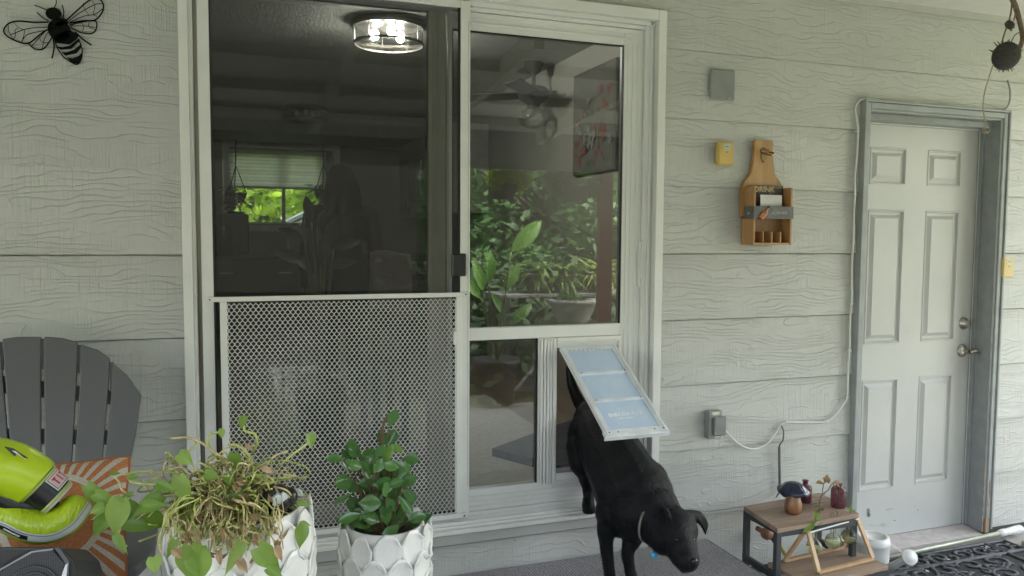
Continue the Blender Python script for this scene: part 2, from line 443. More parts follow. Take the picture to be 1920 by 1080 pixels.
t = NT('frosted_flap_sheet'); t.pbr(t.ramp(t.noise(t.coords(), 14, 3), [(.3, (.60,.74,.93)), (.7, (.70,.82,.97))]), .22)  # reflected sky blue is put into the sheet colour
tr = t.n('ShaderNodeBsdfTransparent'); tr.inputs[0].default_value = (.75,.84,.93,1); mx = t.n('ShaderNodeMixShader'); mx.inputs[0].default_value = .12
t.l(t.p.outputs[0], mx.inputs[1]); t.l(tr.outputs[0], mx.inputs[2]); t.l(mx.outputs[0], t.out.inputs[0])
for (a, b) in ((.0145, .1545), (.1655, .3075), (.3185, FL-.0265)):
    w = MB(); fbox(w, .023, FW-.023, a, b, -.001, .003); w.build('panel', t.m, flap)
for u, v in ((.014, FL-.013), (.05, FL-.013), (FW-.014, FL-.013), (FW-.05, FL-.013), (.03, .160), (FW-.03, .160), (.03, .313), (FW-.03, .313)):
    w = MB(); fbox(w, u-.0018, u+.0018, v-.0018, v+.0018, .0105 if v < .4 else .0082, .0125 if v < .4 else .0105); w.build('rivet', mat['dark_metal'], flap)
w = MB()
for k in range(11): fbox(w, .024+k*.0185, .024+k*.0185+.009, .0146, .0215+.002*(k % 3), .0032, .0055)
fbox(w, .06, .09, FL-.017, FL-.013, .008, .0105)
fbox(w, .17, .205, FL-.019, FL-.016, .008, .0095)
w.build('hinge_tab', mat['vinyl'], flap)
white_print = plain('white_print', (.84,.88,.92), .5)
text('lettering', 'ENDURA FLAP', .0215, frame_m(h0+fx*.05+fl*.395+fn*.0036, fx, -fl), white_print, flap, .0004, bold=.0006)
text('lettering', 'PET DOORS', .011, frame_m(h0+fx*.085+fl*.412+fn*.0036, fx, -fl), white_print, flap, .0004, bold=.0003)
# small outline of a pet beside the lettering
w = MB()
dp = [(.172,.378),(.180,.375),(.188,.378),(.190,.386),(.186,.394),(.192,.402),(.200,.406),(.198,.412),(.188,.411),(.180,.408),(.176,.398),(.172,.39),(.170,.384)]
w.tube([h0+fx*u+fl*v+fn*.0042 for u, v in dp+dp[:1]], .0012, 4); w.build('lettering', white_print, flap)

# ------------------------------------------------------------ screen door
sc = empty('sliding_screen_door', (.38, -.01, .405), 'sliding insect screen door with pale frame in front of the left glass', 'screen door')
w = MB(); y0, y1 = -.017, -.004
w.box((-.089, y0, .4255), (-.052, y1, 2.372), .002); w.box((.816, y0, .4255), (.853, y1, 2.372), .002)
w.box((-.052, y0+.001, .4255), (.816, y1-.001, .452), .002); w.box((-.052, y0+.001, 2.345), (.816, y1-.001, 2.372), .002)
w.build('frame', mat['white_metal'], sc)
g = MB(); g.box((-.0515, y0+.002, .4525), (-.0455, y1, 2.3445)); g.box((.8085, y0+.002, .4525), (.8155, y1, 2.3445)); g.box((-.045, y0+.002, .4525), (.808, y1, .4575)); g.build('spline_gasket', mat['gasket'], sc)
g = MB(); g.add([(-.045, -.0095, .4575), (.808, -.0095, .4575), (.808, -.0095, 2.3445), (-.045, -.0095, 2.3445)], [(0,1,2,3)]); g.build('screen_mesh', mat['screen'], sc)
g = MB(); g.box((.779, -.034, 1.357), (.835, -.0175, 1.442), .004); g.box((.783, -.0375, 1.362), (.805, -.0345, 1.437), .001); g.build('latch', mat['black'], sc)
g = MB(); g.box((.845, -.0185, .55), (.847, -.0175, 2.3)); g.build('seam', mat['siding_trim'], sc)
# protective grille of expanded metal
gr = empty('screen_guard_grille', (.39, -.04, .43), 'white expanded metal guard over the lower half of the screen door', 'guard grille')
w = MB(); y0, y1 = -.034, -.0185
w.box((-.072, y0-.003, 1.280), (.838, y1-.0005, 1.2965), .002)
w.box((-.033, y0, .452), (-.010, y1, 1.2795), .002); w.box((.797, y0, .452), (.817, y1, 1.2795), .002)
w.box((-.033, y0+.001, .432), (.836, y1, .4515), .002)
w.build('frame', mat['white_metal'], gr)
for x, z in ((-.064, 1.288), (.832, 1.289), (.828, .442), (.786, .47), (-.022, .46)): w = MB(); w.lathe((x, y0-.003, z), [(0, -.0022), (.0026, -.0012), (.0035, .001)], 8, (0, 1, 0)); w.build('screw', mat['dark_metal'], gr)
w = MB(); cw, ch = .0088, .0235; n = int(.807/cw); m = int(.828/(ch/2))
wy0, wy1 = -.030, -.0285; tw = .0018
for i in range(n+1):
    for j in range(m):
        s_ = 1 if (i+j) % 2 else -1
        xc = -.010+cw*(i+.5) if False else -.0095+cw*i
        xa = xc - s_*cw*.46*.98; xb = xc + s_*cw*.46*.98
        xa = min(max(xa, -.0095), .7965); xb = min(max(xb, -.0095), .7965)
        za = .4515+ch/2*j; zb = za+ch/2
        # strand leaf: slightly curved strip in two pieces
        zm = (za+zb)/2; xm = (xa+xb)/2
        def strip(x1, z1, x2, z2):
            w.add([(x1-tw, wy0, z1), (x1+tw, wy0, z1), (x2+tw, wy0, z2), (x2-tw, wy0, z2), (x1-tw, wy1, z1), (x1+tw, wy1, z1), (x2+tw, wy1, z2), (x2-tw, wy1, z2)],
                  [(0,1,2,3), (4,7,6,5), (0,3,7,4), (1,5,6,2)])
        q = ch*.10
        strip(xa, za, xa, za+q); strip(xa, za+q, xb, zb-q); strip(xb, zb-q, xb, zb)
w.build('expanded_mesh', mat['white_metal'], gr)
w = MB(); w.box((.793, -.0285, .47), (.7965, -.0265, 1.27)); w.box((.784, -.0400, 1.10), (.7955, -.0345, 1.15), .002); w.build('latch_strip', mat['white_metal'], gr)

# ------------------------------------------------------------ entry door
ed = empty('entry_door', (3.153, .1, .03), 'pale grey six panel entry door with scuffed lower edge', 'door')
xL, xR, zB, zT, yd = 2.7565, 3.5515, .036, 2.047, .10
px = [(2.862, 3.088), (3.220, 3.443)]; pz = [(.274, .824), (.998, 1.646), (1.765, 1.942)]
w = MB()
xs = sorted({xL, xR} | {a for p in px for a in p}); zs = sorted({zB, zT} | {a for p in pz for a in p})
for i in range(len(xs)-1):
    for j in range(len(zs)-1):
        xa, xb, za, zb = xs[i], xs[i+1], zs[j], zs[j+1]
        if (xa, xb) in px and (za, zb) in pz:
            loops = []
            for ins, dy in ((0, 0), (.004, -.0035), (.008, -.003), (.012, .009), (.024, .010), (.038, .002), (.042, -.0015)):
                loops.append([(xa+ins, yd+dy, za+ins), (xb-ins, yd+dy, za+ins), (xb-ins, yd+dy, zb-ins), (xa+ins, yd+dy, zb-ins)])
            vs = [p for L in loops for p in L]; fs = []
            for q in range(len(loops)-1):
                for k in range(4): fs.append((q*4+k, q*4+(k+1)%4, q*4+4+(k+1)%4, q*4+4+k))
            fs.append(tuple(range(len(vs)-4, len(vs)))); w.add(vs, fs)
        else: w.add([(xa, yd, za), (xb, yd, za), (xb, yd, zb), (xa, yd, zb)], [(0,1,2,3)])
w.add([(xL,yd+.04,zB),(xR,yd+.04,zB),(xR,yd+.04,zT),(xL,yd+.04,zT),(xL,yd,zB),(xR,yd,zB),(xR,yd,zT),(xL,yd,zT)], [(3,2,1,0),(4,0,1,5),(6,2,3,7),(4,7,3,0),(5,1,2,6)])
t = NT('scuffed_pale_door_paint'); v = t.coords()
cc = t.ramp(t.noise(v, 3, 4), [(.3, (.51,.515,.505)), (.7, (.57,.575,.56))])
tc = t.n('ShaderNodeTexCoord'); sx_ = t.n('ShaderNodeSeparateXYZ'); t.l(tc.outputs['Object'], sx_.inputs[0])
low = t.n('ShaderNodeMapRange'); low.inputs[1].default_value = .27; low.inputs[2].default_value = .16; t.l(sx_.outputs['Z'], low.inputs[0])
sc_ = t.n('ShaderNodeMapRange'); sc_.inputs[1].default_value = .60; sc_.inputs[2].default_value = .70; sc_.inputs[4].default_value = .45; t.l(t.noise(t.coords((9, 1, 26)), 1, 4, .6), sc_.inputs[0])
cc = t.mix(t.math('MULTIPLY', low.outputs[0], sc_.outputs[0]), cc, (.27,.28,.29))
sm_ = t.n('ShaderNodeMapRange'); sm_.inputs[1].default_value = .62; sm_.inputs[2].default_value = .75; sm_.inputs[4].default_value = .12; t.l(t.noise(v, 9, 4), sm_.inputs[0])
cc = t.mix(sm_.outputs[0], cc, (.38,.38,.36))
gx = t.math('SUBTRACT', sx_.outputs['X'], 3.45); gz = t.math('MULTIPLY', t.math('SUBTRACT', sx_.outputs['Z'], .88), .6); gd = t.math('SQRT', t.math('ADD', t.math('MULTIPLY', gx, gx), t.math('MULTIPLY', gz, gz)))
gm = t.n('ShaderNodeMapRange'); gm.inputs[1].default_value = .13; gm.inputs[2].default_value = .01; gm.inputs[4].default_value = .5; t.l(gd, gm.inputs[0])
cc = t.mix(t.math('MULTIPLY', gm.outputs[0], t.noise(t.coords((18, 1, 10)), 1, 4)), cc, (.24,.235,.215))
mat['door_paint'] = t.pbr(cc, .38, 0, t.bump(t.noise(v, 120, 2), .08, .001))
slab = autosmooth(w.build('door_leaf', mat['door_paint'], ed), 20)
w = MB()
def chip(cx, cz, rx, rz, n=9, sd_=1):
    rr = random.Random(sd_); P = []
    for k in range(n):
        a = 2*math.pi*k/n; q = rr.uniform(.65, 1.15); P.append((cx+math.cos(a)*rx*q, yd-.0008, cz+math.sin(a)*rz*q))
    w.add(P, [tuple(range(n))])
chip(2.93, .168, .014, .022, 10, 3); chip(2.936, .15, .010, .012, 8, 5); chip(3.10, .105, .012, .003, 7, 7); chip(3.25, .14, .004, .006, 6, 8)
w.build('paint_chip', plain('bare_grey_primer', (.22,.24,.25), .7), slab)
w = MB()
w.box((xL-.001, .088, zT+.001), (xR, .0985, zT+.006)); w.box((xR+.0005, .088, zB), (xR+.0050, .0985, zT+.006)); w.build('weather_strip', mat['vinyl'], ed)
w = MB()
def casing(mb, x0, x1, z0, z1):      # vertical brickmould with steps
    pass
w.box((2.705, -.030, .02), (2.716, .0295, 2.1345), .002); w.box((2.7165, -.022, .02), (2.742, .0295, 2.1235), .003); w.box((2.7425, -.014, .02), (2.7505, .0295, 2.0955), .002)
w.box((3.5975, -.030, .045), (3.6085, .0295, 2.1345), .002); w.box((3.571, -.022, .10), (3.597, .0295, 2.1235), .003); w.box((3.5625, -.014, .10), (3.5705, .0295, 2.0955), .002)
w.box((2.7165, -.030, 2.124), (3.597, .0295, 2.1345), .002); w.box((2.7425, -.022, 2.096), (3.5705, .0295, 2.1232), .003); w.box((2.751, -.014, 2.086), (3.562, .0295, 2.0955), .002)
w.build('casing', mat['door_trim'], ed)
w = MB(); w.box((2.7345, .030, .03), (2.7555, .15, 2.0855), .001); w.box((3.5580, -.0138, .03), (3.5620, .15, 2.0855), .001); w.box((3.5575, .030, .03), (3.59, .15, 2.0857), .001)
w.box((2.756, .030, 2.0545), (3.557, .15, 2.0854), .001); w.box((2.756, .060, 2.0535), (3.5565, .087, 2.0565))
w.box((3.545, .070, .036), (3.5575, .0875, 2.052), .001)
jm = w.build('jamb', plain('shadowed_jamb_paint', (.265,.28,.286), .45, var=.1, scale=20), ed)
w = MB()                                           # bare, peeling foot of the right casing
rr = random.Random(4)
w.box((3.571, -.0215, .026), (3.586, .0295, .0995), .002); w.box((3.5865, -.0205, .026), (3.597, .0295, .0995), .001)
for k in range(9):
    z = .10+k*.021; x = 3.571+rr.uniform(0, .012)
    w.box((x, -.0228, z), (x+rr.uniform(.004, .012), -.0215, z+rr.uniform(.018, .04)))
for k in range(6):
    z = .03+k*.055; w.box((3.5545, -.0141-.0003*k, z), (3.5618, -.0136, z+rr.uniform(.012, .045)))
for k in range(10):
    z = .35+k*.13+rr.uniform(-.05, .05); w.box((3.5625, -.0146, z), (3.5625+rr.uniform(.001,.003), -.0138, z+rr.uniform(.004, .02)))
w.build('bare_wood', wood('weathered_bare_wood', (.26,.17,.11), (.52,.38,.28), .8, (60, 60, 5)), jm)
w = MB(); w.add([(2.757,.10,.034),(3.557,.10,.034),(3.557,-.028,.022),(2.757,-.028,.022),(2.757,.10,.0),(3.557,.10,.0),(3.557,-.028,.0),(2.757,-.028,.0)],
                [(3,2,1,0),(7,3,0,4),(6,5,1,2),(7,6,2,3),(4,0,1,5)])
w.build('threshold', plain('worn_pale_threshold', (.52,.47,.45), .5, var=.15, scale=30), ed)
w = MB(); w.lathe((3.503, .10, 1.081), [(0, -.026), (.017, -.025), (.022, -.018), (.026, -.012), (.030, -.008), (.032, 0)], 20, (0,1,0)); w.box((3.5, .071, 1.072), (3.506, .0745, 1.09), .001)
autosmooth(w.build('deadbolt', mat['metal'], slab))
w = MB(); w.lathe((3.500, .10, .942), [(0, -.02), (.016, -.018), (.026, -.012), (.032, -.006), (.033, 0)], 22, (0,1,0)); w.lathe((3.5, .10, .942), [(.011, -.045), (.012, -.015)], 12, (0,1,0))
w.tube(spline([(3.497,.05,.940),(3.512,.044,.947),(3.53,.043,.947),(3.548,.046,.938),(3.566,.048,.932),(3.582,.046,.936)]), [.010,.011]+[.0095]*10+[.0085]*18+[.010], 10, flat=.8)
autosmooth(w.build('lever_handle', mat['metal'], slab))
# ------------------------------------------------------------ porch floor, step, soffit
t = NT('porch_concrete'); v = t.coords()
mat['concrete'] = t.pbr(t.ramp(t.math('ADD', t.math('MULTIPLY', t.noise(v, 3, 5), .5), t.math('MULTIPLY', t.noise(v, 60, 3), .5)), [(.35, (.24,.225,.205)), (.65, (.36,.345,.32))]), .85, 0, t.bump(t.noise(v, 90, 3), .3, .002))
w = MB(); w.box((-5, -3.05, -.12), (6.5, .12, 0)); tag(w.build('porch_floor', mat['concrete']), kind='structure')
t = NT('ribbed_grey_carpet'); tc = t.n('ShaderNodeTexCoord'); s_ = t.n('ShaderNodeSeparateXYZ'); t.l(tc.outputs['Object'], s_.inputs[0])
v = t.coords((1, 1, 1)); wob = t.math('MULTIPLY', t.noise(t.coords((40, 18, 40)), 1, 2), .9)
st = t.math('PINGPONG', t.math('ADD', t.math('MULTIPLY', s_.outputs['X'], 95), wob), .5)
row = t.noise(t.coords((260, 90, 200)), 1, 2, .6)
f = t.math('ADD', t.math('MULTIPLY', st, 1.1), t.math('MULTIPLY', row, .8))
t.pbr(t.ramp(f, [(.28, (.09,.085,.092)), (.75, (.33,.31,.325)), (1.0, (.45,.43,.44))]), .95, 0, t.bump(f, .8, .004))
mat['carpet'] = t.m
st_ = empty('porch_step', (1.0, -.5, 0), 'low porch step covered in ribbed grey carpet under the dog', 'step')
w = MB(); w.box((.60, -1.15, 0), (1.925, -.012, .188)); w.build('base', plain('step_timber', (.16,.13,.10), .8), st_)
w = MB(); w.box((.594, -1.156, .1885), (1.931, -.004, .202), .005); w.box((.594, -1.162, .06), (1.931, -1.1565, .1995), .002); w.box((1.9315, -1.156, .06), (1.937, -.02, .1995), .002); w.build('carpet_cover', mat['carpet'], st_)

YE = -2.9
po = empty('porch_roof', (0, -2, 2.5), 'pale painted porch roof with rafters and edge beam', 'roof')
def rz(y): return 2.585 + (y)*.09          # soffit height falls away from the wall
w = MB(); w.add([(-5,0.02,2.587),(5.3,0.02,2.587),(5.3,YE,rz(YE)),(-5,YE,rz(YE)),(-5,0.02,2.66),(5.3,0.02,2.66),(5.3,YE,rz(YE)+.06),(-5,YE,rz(YE)+.06)],
    [(0,3,2,1)[::-1],(4,5,6,7),(0,1,5,4),(1,2,6,5),(2,3,7,6),(3,0,4,7)]); w.build('soffit', mat['ceiling'], po)
w = MB(); y0 = -.7
for k in range(12):
    x = -4.6+k*.86
    w.add([(x,y0,rz(y0)-.001),(x+.05,y0,rz(y0)-.001),(x+.05,YE+.03,rz(YE+.03)-.001),(x,YE+.03,rz(YE+.03)-.001),(x,y0,rz(y0)-.10),(x+.05,y0,rz(y0)-.10),(x+.05,YE+.03,rz(YE+.03)-.10),(x,YE+.03,rz(YE+.03)-.10)],
          [(0,1,2,3),(7,6,5,4),(0,4,5,1),(1,5,6,2),(2,6,7,3),(3,7,4,0)])
w.build('rafter', plain('cream_rafter_paint', (.62,.62,.55), .5), po)
w = MB()
for y in (-1.25, -1.9, -2.5): w.box((-4.8, y-.02, rz(y)-.06), (5.2, y+.02, rz(y)-.0005))
w.build('cross_batten', plain('cream_batten_paint', (.6,.6,.54), .5), po)
w = MB(); w.box((-5, YE-.06, 2.03), (5.3, YE-.002, rz(YE)+.062)); w.build('edge_beam', plain('grey_beam_paint', (.25,.27,.27), .5), po)
pst = plain('dark_red_post_paint', (.22,.035,.035), .5)
for x in (2.86, -1.5, 5.12):
    w = MB(); w.box((x, YE-.05, 0), (x+.12, YE+.01, 2.028), .004); w.build('post', pst, po)

# ------------------------------------------------------------ rubber mat with scrolls
dm = empty('rubber_doormat', (3.0, -.4, 0), 'black rubber scrollwork doormat in front of the entry door', 'doormat')
MX0, MX1, MY0, MY1 = 2.50, 3.625, -.80, -.075
w = MB(); w.box((MX0, MY0, .001), (MX1, MY1, .004)); base = w.build('backing', plain('dusty_rubber', (.016,.016,.018), .7, var=.4, scale=60), dm)
w = MB()
def rib(pts, wd=.009, h=.008):
    wd *= 1.55 
    w.tube([(x, y, .004+h*.35) for x, y in pts], wd, 6, flat=.38, up=(0, 0, 1))
for a, b in (((MX0+.01,MY0+.01),(MX1-.01,MY0+.01)),((MX0+.01,MY1-.01),(MX1-.01,MY1-.01)),((MX0+.01,MY0),(MX0+.01,MY1)),((MX1-.01,MY0),(MX1-.01,MY1)),
             ((MX0+.01,MY0+.13),(MX1-.01,MY0+.13)),((MX0+.01,MY1-.13),(MX1-.01,MY1-.13)),((MX0+.14,MY0),(MX0+.14,MY1)),((MX1-.14,MY0),(MX1-.14,MY1)),
             (((MX0+MX1)/2,MY0),((MX0+MX1)/2,MY1))):
    rib([a, b], .0075, .013)
def spiral(cx, cy, r, a0, turns, sgn=1, st=1.0):
    P = []
    for i in range(26):
        q = i/25; a = a0+sgn*turns*2*math.pi*q; rr_ = r*(1-q*.86); P.append((cx+math.cos(a)*rr_*st, cy+math.sin(a)*rr_))
    rib(P, .0062, .011)
rr = random.Random(3)
for i in range(8):
    cx = MX0+.09+i*.134
    for cy_ in (MY0+.07, MY1-.07):
        spiral(cx, cy_, .05, rr.uniform(0, 6), 1.05, 1 if i % 2 else -1, 1.15)
        spiral(cx+.066, cy_+.012*(1 if i % 2 else -1), .026, rr.uniform(0, 6), .8, -1 if i % 2 else 1)
for j in range(4):
    for i in range(7):
        cx = MX0+.20+i*.145+(.06 if j % 2 else 0); cy_ = MY0+.185+j*.12
        if cx > MX1-.17: continue
        sg = 1 if (i+j) % 2 else -1
        spiral(cx, cy_, .06, math.pi*.5*(i+j), 1.05, sg, 1.25)
        spiral(cx+.066, cy_+.05*sg, .030, math.pi*.5*(i-j), .9, -sg)
        rib([(cx-.05, cy_-.05*sg), (cx-.015, cy_-.06*sg), (cx+.03, cy_-.03*sg), (cx+.06, cy_-.055*sg)], .005, .010)
w.build('scrollwork', plain('black_moulded_rubber', (.085,.086,.093), .85, var=.3, scale=30, bump=.2), dm, True)
w = MB()
for k in range(26):
    x, y = rr.uniform(MX0+.03, MX1-.03), rr.uniform(MY0+.03, MY1-.03); a = rr.uniform(0, 6.3); r_ = rr.uniform(.006, .016)
    w.add([(x+math.cos(a+q)*r_*(1 if i % 2 else .5), y+math.sin(a+q)*r_*(1 if i % 2 else .5), .0062+.0005*i) for i, q in enumerate((0, 1.6, 3.1, 4.7))], [(0,1,2,3)])
tag(w.build('fallen_petals', plain('pale_dry_petal', (.45,.44,.42), .8)), 'scattered pale petals and grit lying in the doormat scrolls', 'petals', kind='stuff')
w = MB(); w.box((3.64, -1.3, .001), (4.6, -.16, .03), .003)
tag(w.build('wooden_boardwalk', wood('worn_tan_boards', (.26,.21,.16), (.44,.37,.29), .8, (3, 40, 40))), 'worn tan wooden board on the porch floor right of the doormat', 'board')
# extendable pole lying along the threshold
pl = empty('extension_pole', (3.2, -.06, .02), 'olive metal pole with white plastic grip lying along the door threshold', 'pole')
a, b = Vector((2.55, -.105, .02)), Vector((3.62, -.062, .034))
w = MB(); w.tube([a, (a+b)/2, b], .0115, 12); w.build('shaft', plain('dull_olive_tube', (.30,.31,.24), .35, .3, var=.15, scale=20), pl, True)
d = (b-a).normalized()
w = MB(); w.lathe(b, [(.0115,-.01),(.017,.0),(.019,.02),(.017,.05),(.019,.08),(.021,.12),(.020,.15),(.012,.162),(0,.165)], 14, d); w.build('grip', plain('white_plastic_grip', (.66,.66,.64), .45, var=.15, scale=40), pl, True)

# ------------------------------------------------------------ fixtures on the wall
# metal bee
bee = MB(); BY = -.006; TH = .0022
def bp(x, y): return W(x, y, BY)
def bpoly(pts, ): bee.prism([bp(x, y) for x, y in pts], (0, TH, 0))
def ell(cx, cy_, rx, ry, ang, n=26):
    a0 = R(ang); return [(cx+math.cos(a0)*rx*math.cos(q)-math.sin(a0)*ry*math.sin(q), cy_+math.sin(a0)*rx*math.cos(q)+math.cos(a0)*ry*math.sin(q)) for q in [2*math.pi*k/n for k in range(n)]]
S = 1/3.6
def bline(pts, wd, closed=False):
    P = spline(pts, 5) if len(pts) > 2 else [Vector((*p, 0)) for p in pts]
    P = [(p[0], p[1]) for p in P]
    n = len(P)
    for i in range(n-1):
        (x1, y1), (x2, y2) = P[i], P[i+1]; L = math.hypot(x2-x1, y2-y1) or 1; nx, ny = -(y2-y1)/L*wd/2, (x2-x1)/L*wd/2
        ex, ey = (x2-x1)/L*wd*.25, (y2-y1)/L*wd*.25
        bpoly([(x1+nx-ex, y1+ny-ey), (x2+nx+ex, y2+ny+ey), (x2-nx+ex, y2-ny+ey), (x1-nx-ex, y1-ny-ey)])
def L3(l): return [(x*S, y*S, 0) for x, y in l]
bpoly(ell(361*S, 92*S, 55*S, 42*S, 10)); 
bpoly(ell(400*S, 205*S, 86*S, 70*S, 40)); bpoly(ell(415*S, 150*S, 45*S, 30*S, 0))
# abdomen: dark bands with gaps between
abd = [((368,262),(380,290),(470,300),(520,262),(530,240),(470,200),(380,230)), ((383,312),(405,335),(480,330),(535,275),(530,262),(470,308),(420,318)), ((415,350),(440,375),(515,360),(550,315),(545,296),(500,335),(450,352)),
       ((447,388),(490,425),(525,430),(545,410),(555,350),(530,378),(490,394))]
for q in abd: bpoly([(x*S, y*S) for x, y in q])
bline(L3([(368,262),(385,320),(430,385),(500,430),(530,428),(550,390),(553,330),(530,262)]), 2.2)
for q, wd in (([(322,150),(230,150),(120,142),(55,160),(24,205),(50,245),(120,280),(190,292),(260,240),(310,205),(355,190)], 2.6), ([(190,292),(235,330),(290,330),(330,285),(358,235)], 2.3),
          ([(355,185),(250,185),(160,200),(70,235)], 1.2), ([(340,200),(250,215),(180,235),(145,280)], 1.2), ([(120,190),(100,205),(105,235),(90,262)], .9), ([(90,150),(125,185),(160,200)], .9), ([(165,205),(160,240),(150,270)], .9),
          ([(300,215),(250,270),(215,310)], 1.0), ([(325,215),(300,260),(285,325)], 1.0), ([(262,250),(285,285),(330,288)], .9), ([(55,170),(60,215),(85,262)], .9),
          ([(450,135),(520,70),(590,10),(650,-14),(694,20),(690,80),(640,135),(560,140),(470,155)], 2.6), ([(470,170),(540,150),(640,140),(650,190),(620,225),(550,220),(475,185)], 2.3),
          ([(465,140),(540,85),(640,30),(690,25)], 1.2), ([(470,150),(560,110),(640,95),(690,60)], 1.2), ([(560,20),(570,60),(600,100)], .9), ([(620,0),(640,40),(630,95),(655,110)], .9), ([(480,175),(560,175),(640,185)], 1.0), ([(550,155),(565,180),(555,210)], .9), ([(600,150),(600,180),(640,200)], .9),
          ([(310,65),(275,50),(235,35)], 1.6), ([(365,52),(378,25),(380,-4)], 1.6), ([(325,138),(290,120),(250,85)], 2.0), ([(425,120),(430,80),(420,35)], 2.0),
          ([(355,240),(365,310),(360,350),(350,392)], 2.6), ([(505,215),(560,265),(615,303)], 2.6)):
    bline(L3(q), wd)
bpoly([(x*S, y*S) for x, y in ((330,150),(365,162),(425,140),(440,160),(400,180),(340,185))])
tag(bee.build('metal_bee_ornament', plain('matt_black_sheet_metal', (.006,.007,.006), .9, **{'Specular IOR Level': .1})), 'black cut metal bee silhouette hung on the upper left wall', 'wall ornament')

# blank cover plate
cp_ = empty('cover_plate', (1.96, 0, 2.15), 'square grey blank cover plate screwed high on the siding', 'cover plate')
w = MB(); w.box((1.900, -.010, 2.086), (2.020, -.001, 2.211), .004); w.build('plate', plain('galvanised_grey', (.27,.28,.28), .42, .3), cp_)
for q in ((1.918, -.010, 2.201), (1.99, -.010, 2.094)): w = MB(); w.lathe(q, [(0,-.004),(.004,-.003),(.005,0)], 10, (0,1,0)); w.build('screw', mat['metal'], cp_)
# yellow repeller boxes
yel = plain('yellow_plastic', (.62,.43,.13), .4, var=.04); yel2 = plain('faded_yellow_plastic', (.66,.5,.22), .45, var=.04)
def pestbox(x0, x1, z0, z1, m, label, led):
    e = empty('ultrasonic_repeller', ((x0+x1)/2, 0, z0), label, 'wall device', 'yellow plastic devices on the wall')
    w = MB(); w.box((x0, -.034, z0), (x1, -.001, z1), .006); w.build('case', m, e)
    cx = (x0+x1)/2
    w = MB(); w.box((cx-.017, -.0355, z1-.036), (cx+.017, -.0342, z1-.010), .0005); d_ = w.build('window', plain('pale_label', (.55,.56,.42), .3), e)
    w = MB(); w.box((cx-.010, -.0363, z1-.022), (cx+.010, -.0356, z1-.018)); w.build('mark', plain('teal_mark', (.1,.28,.28), .5), d_)
    w = MB(); w.lathe((cx, -.034, z1-.043), [(0,-.002),(.0028,-.001),(.003,0)], 8, (0,1,0)); w.build('sensor', plain('sensor_'+('red' if led else 'dark'), (.25,.03,.02) if led else (.03,.03,.03), .3), e)
pestbox(1.932, 2.007, 1.812, 1.908, yel, 'small yellow plastic box on the wall left of the wooden bottle rack', 0)
pestbox(3.594, 3.668, 1.318, 1.417, yel2, 'small faded yellow box on the wall right of the entry door', 1)

# bottle-opener rack
bo = empty('bottle_opener_rack', (2.17, 0, 1.475), 'wooden bottle-shaped wall opener with DRINK cap tray below', 'bottle opener')
oak = wood('light_oak_ply', (.36,.19,.075), (.50,.29,.13), .45, (30, 30, 3)); oakd = wood('darker_oak_side', (.22,.115,.05), (.30,.17,.08), .5, (30, 30, 3))
cxo = 2.165
half = [(.040,1.925),(.047,1.918),(.048,1.905),(.045,1.895),(.046,1.87),(.050,1.835),(.058,1.80),(.060,1.785),(.068,1.772),(.085,1.755),(.098,1.738),(.104,1.718),(.105,1.60)]
poly = [(cxo+x, -.022, z) for x, z in half] + [(cxo-x, -.022, z) for x, z in half[::-1]]
w = MB(); w.prism(poly, (0, .020, 0)); back = w.build('back_board', oak, bo)
xa, xb, za, zb = 2.075, 2.272, 1.478, 1.722; yb, yf_ = -.022, -.085
w = MB()
w.box((xa, yf_, za), (xa+.009, -.002, zb), .001); w.build('side_panel', oak, bo); w = MB(); w.box((xb-.009, yf_, za), (xb, -.002, zb), .001); w.build('side_panel', oak, bo)
w = MB(); w.box((xa+.0095, -.030, za+.009), (xb-.0095, -.0225, zb-.002)); w.build('back_panel', oakd, bo)
w = MB(); w.box((xa+.0095, yf_+.002, za), (xb-.0095, -.0305, za+.009), .001)
for k in (1, 2, 3): x = xa+.0095+k*(xb-xa-.019)/4; w.box((x-.003, yf_+.003, za+.0095), (x+.003, -.0305, za+.054+.002), .001)
w.build('divider', oak, bo)
w = MB(); w.box((xa-.002, yf_-.003, 1.588), (xb+.004, yf_-.0005, 1.641), .0005); w.box((xa-.003, yf_-.003, 1.588), (xa-.0005, -.004, 1.641), .0005)
band = w.build('label_band', plain('charcoal_label_band', (.12,.12,.125), .35, var=.2, scale=30), bo)
tanp = plain('tan_print', (.55,.38,.22), .5); grp = plain('silver_print', (.42,.43,.44), .4)
w = MB(); w.box((xa+.011, -.034, 1.642), (xb-.011, -.0305, 1.732)); card = w.build('backing_card', plain('brown_green_poster', (.085,.072,.05), .5, var=.9, scale=45), bo)
text('lettering', 'DRINK', .033, frame_m((xa+.036, -.0345, 1.704), (1,0,0), (0,0,1)), tanp, card, .0005, bold=.0008, sx=1.05)
w = MB(); w.tube(spline([(xb-.055,-.0345,1.662),(xb-.047,-.0345,1.675),(xb-.03,-.0345,1.676),(xb-.024,-.0345,1.664)]), .003, 5); w.build('print', tanp, card)
text('lettering', '#DRINKS', .019, frame_m((2.165, yf_-.0036, 1.608), (1,0,0), (0,0,1)), grp, band, .0003, bold=.0001)
text('lettering', 'II', .022, frame_m((xa-.0036, -.062, 1.605), (0,0,1), (0,1,0)), grp, band, .0003, bold=.0003)
w = MB(); c_ = Vector((2.128, yf_-.004, 1.612))
w.tube([(2.105, yf_-.004, 1.588), (2.128, yf_-.004, 1.612)], [.011,.013], 10); w.tube([(2.128, yf_-.004, 1.612),(2.137, yf_-.004, 1.622),(2.148, yf_-.004, 1.637)], [.013,.005,.0045], 8)
bt = w.build('bottle_print', plain('coppery_bottle_picture', (.50,.20,.09), .4, var=.5, scale=160), band)
w = MB(); w.tube([(2.145, yf_-.0045, 1.633),(2.149, yf_-.0045, 1.638)], .006, 8); w.build('cap', mat['black'], bt)
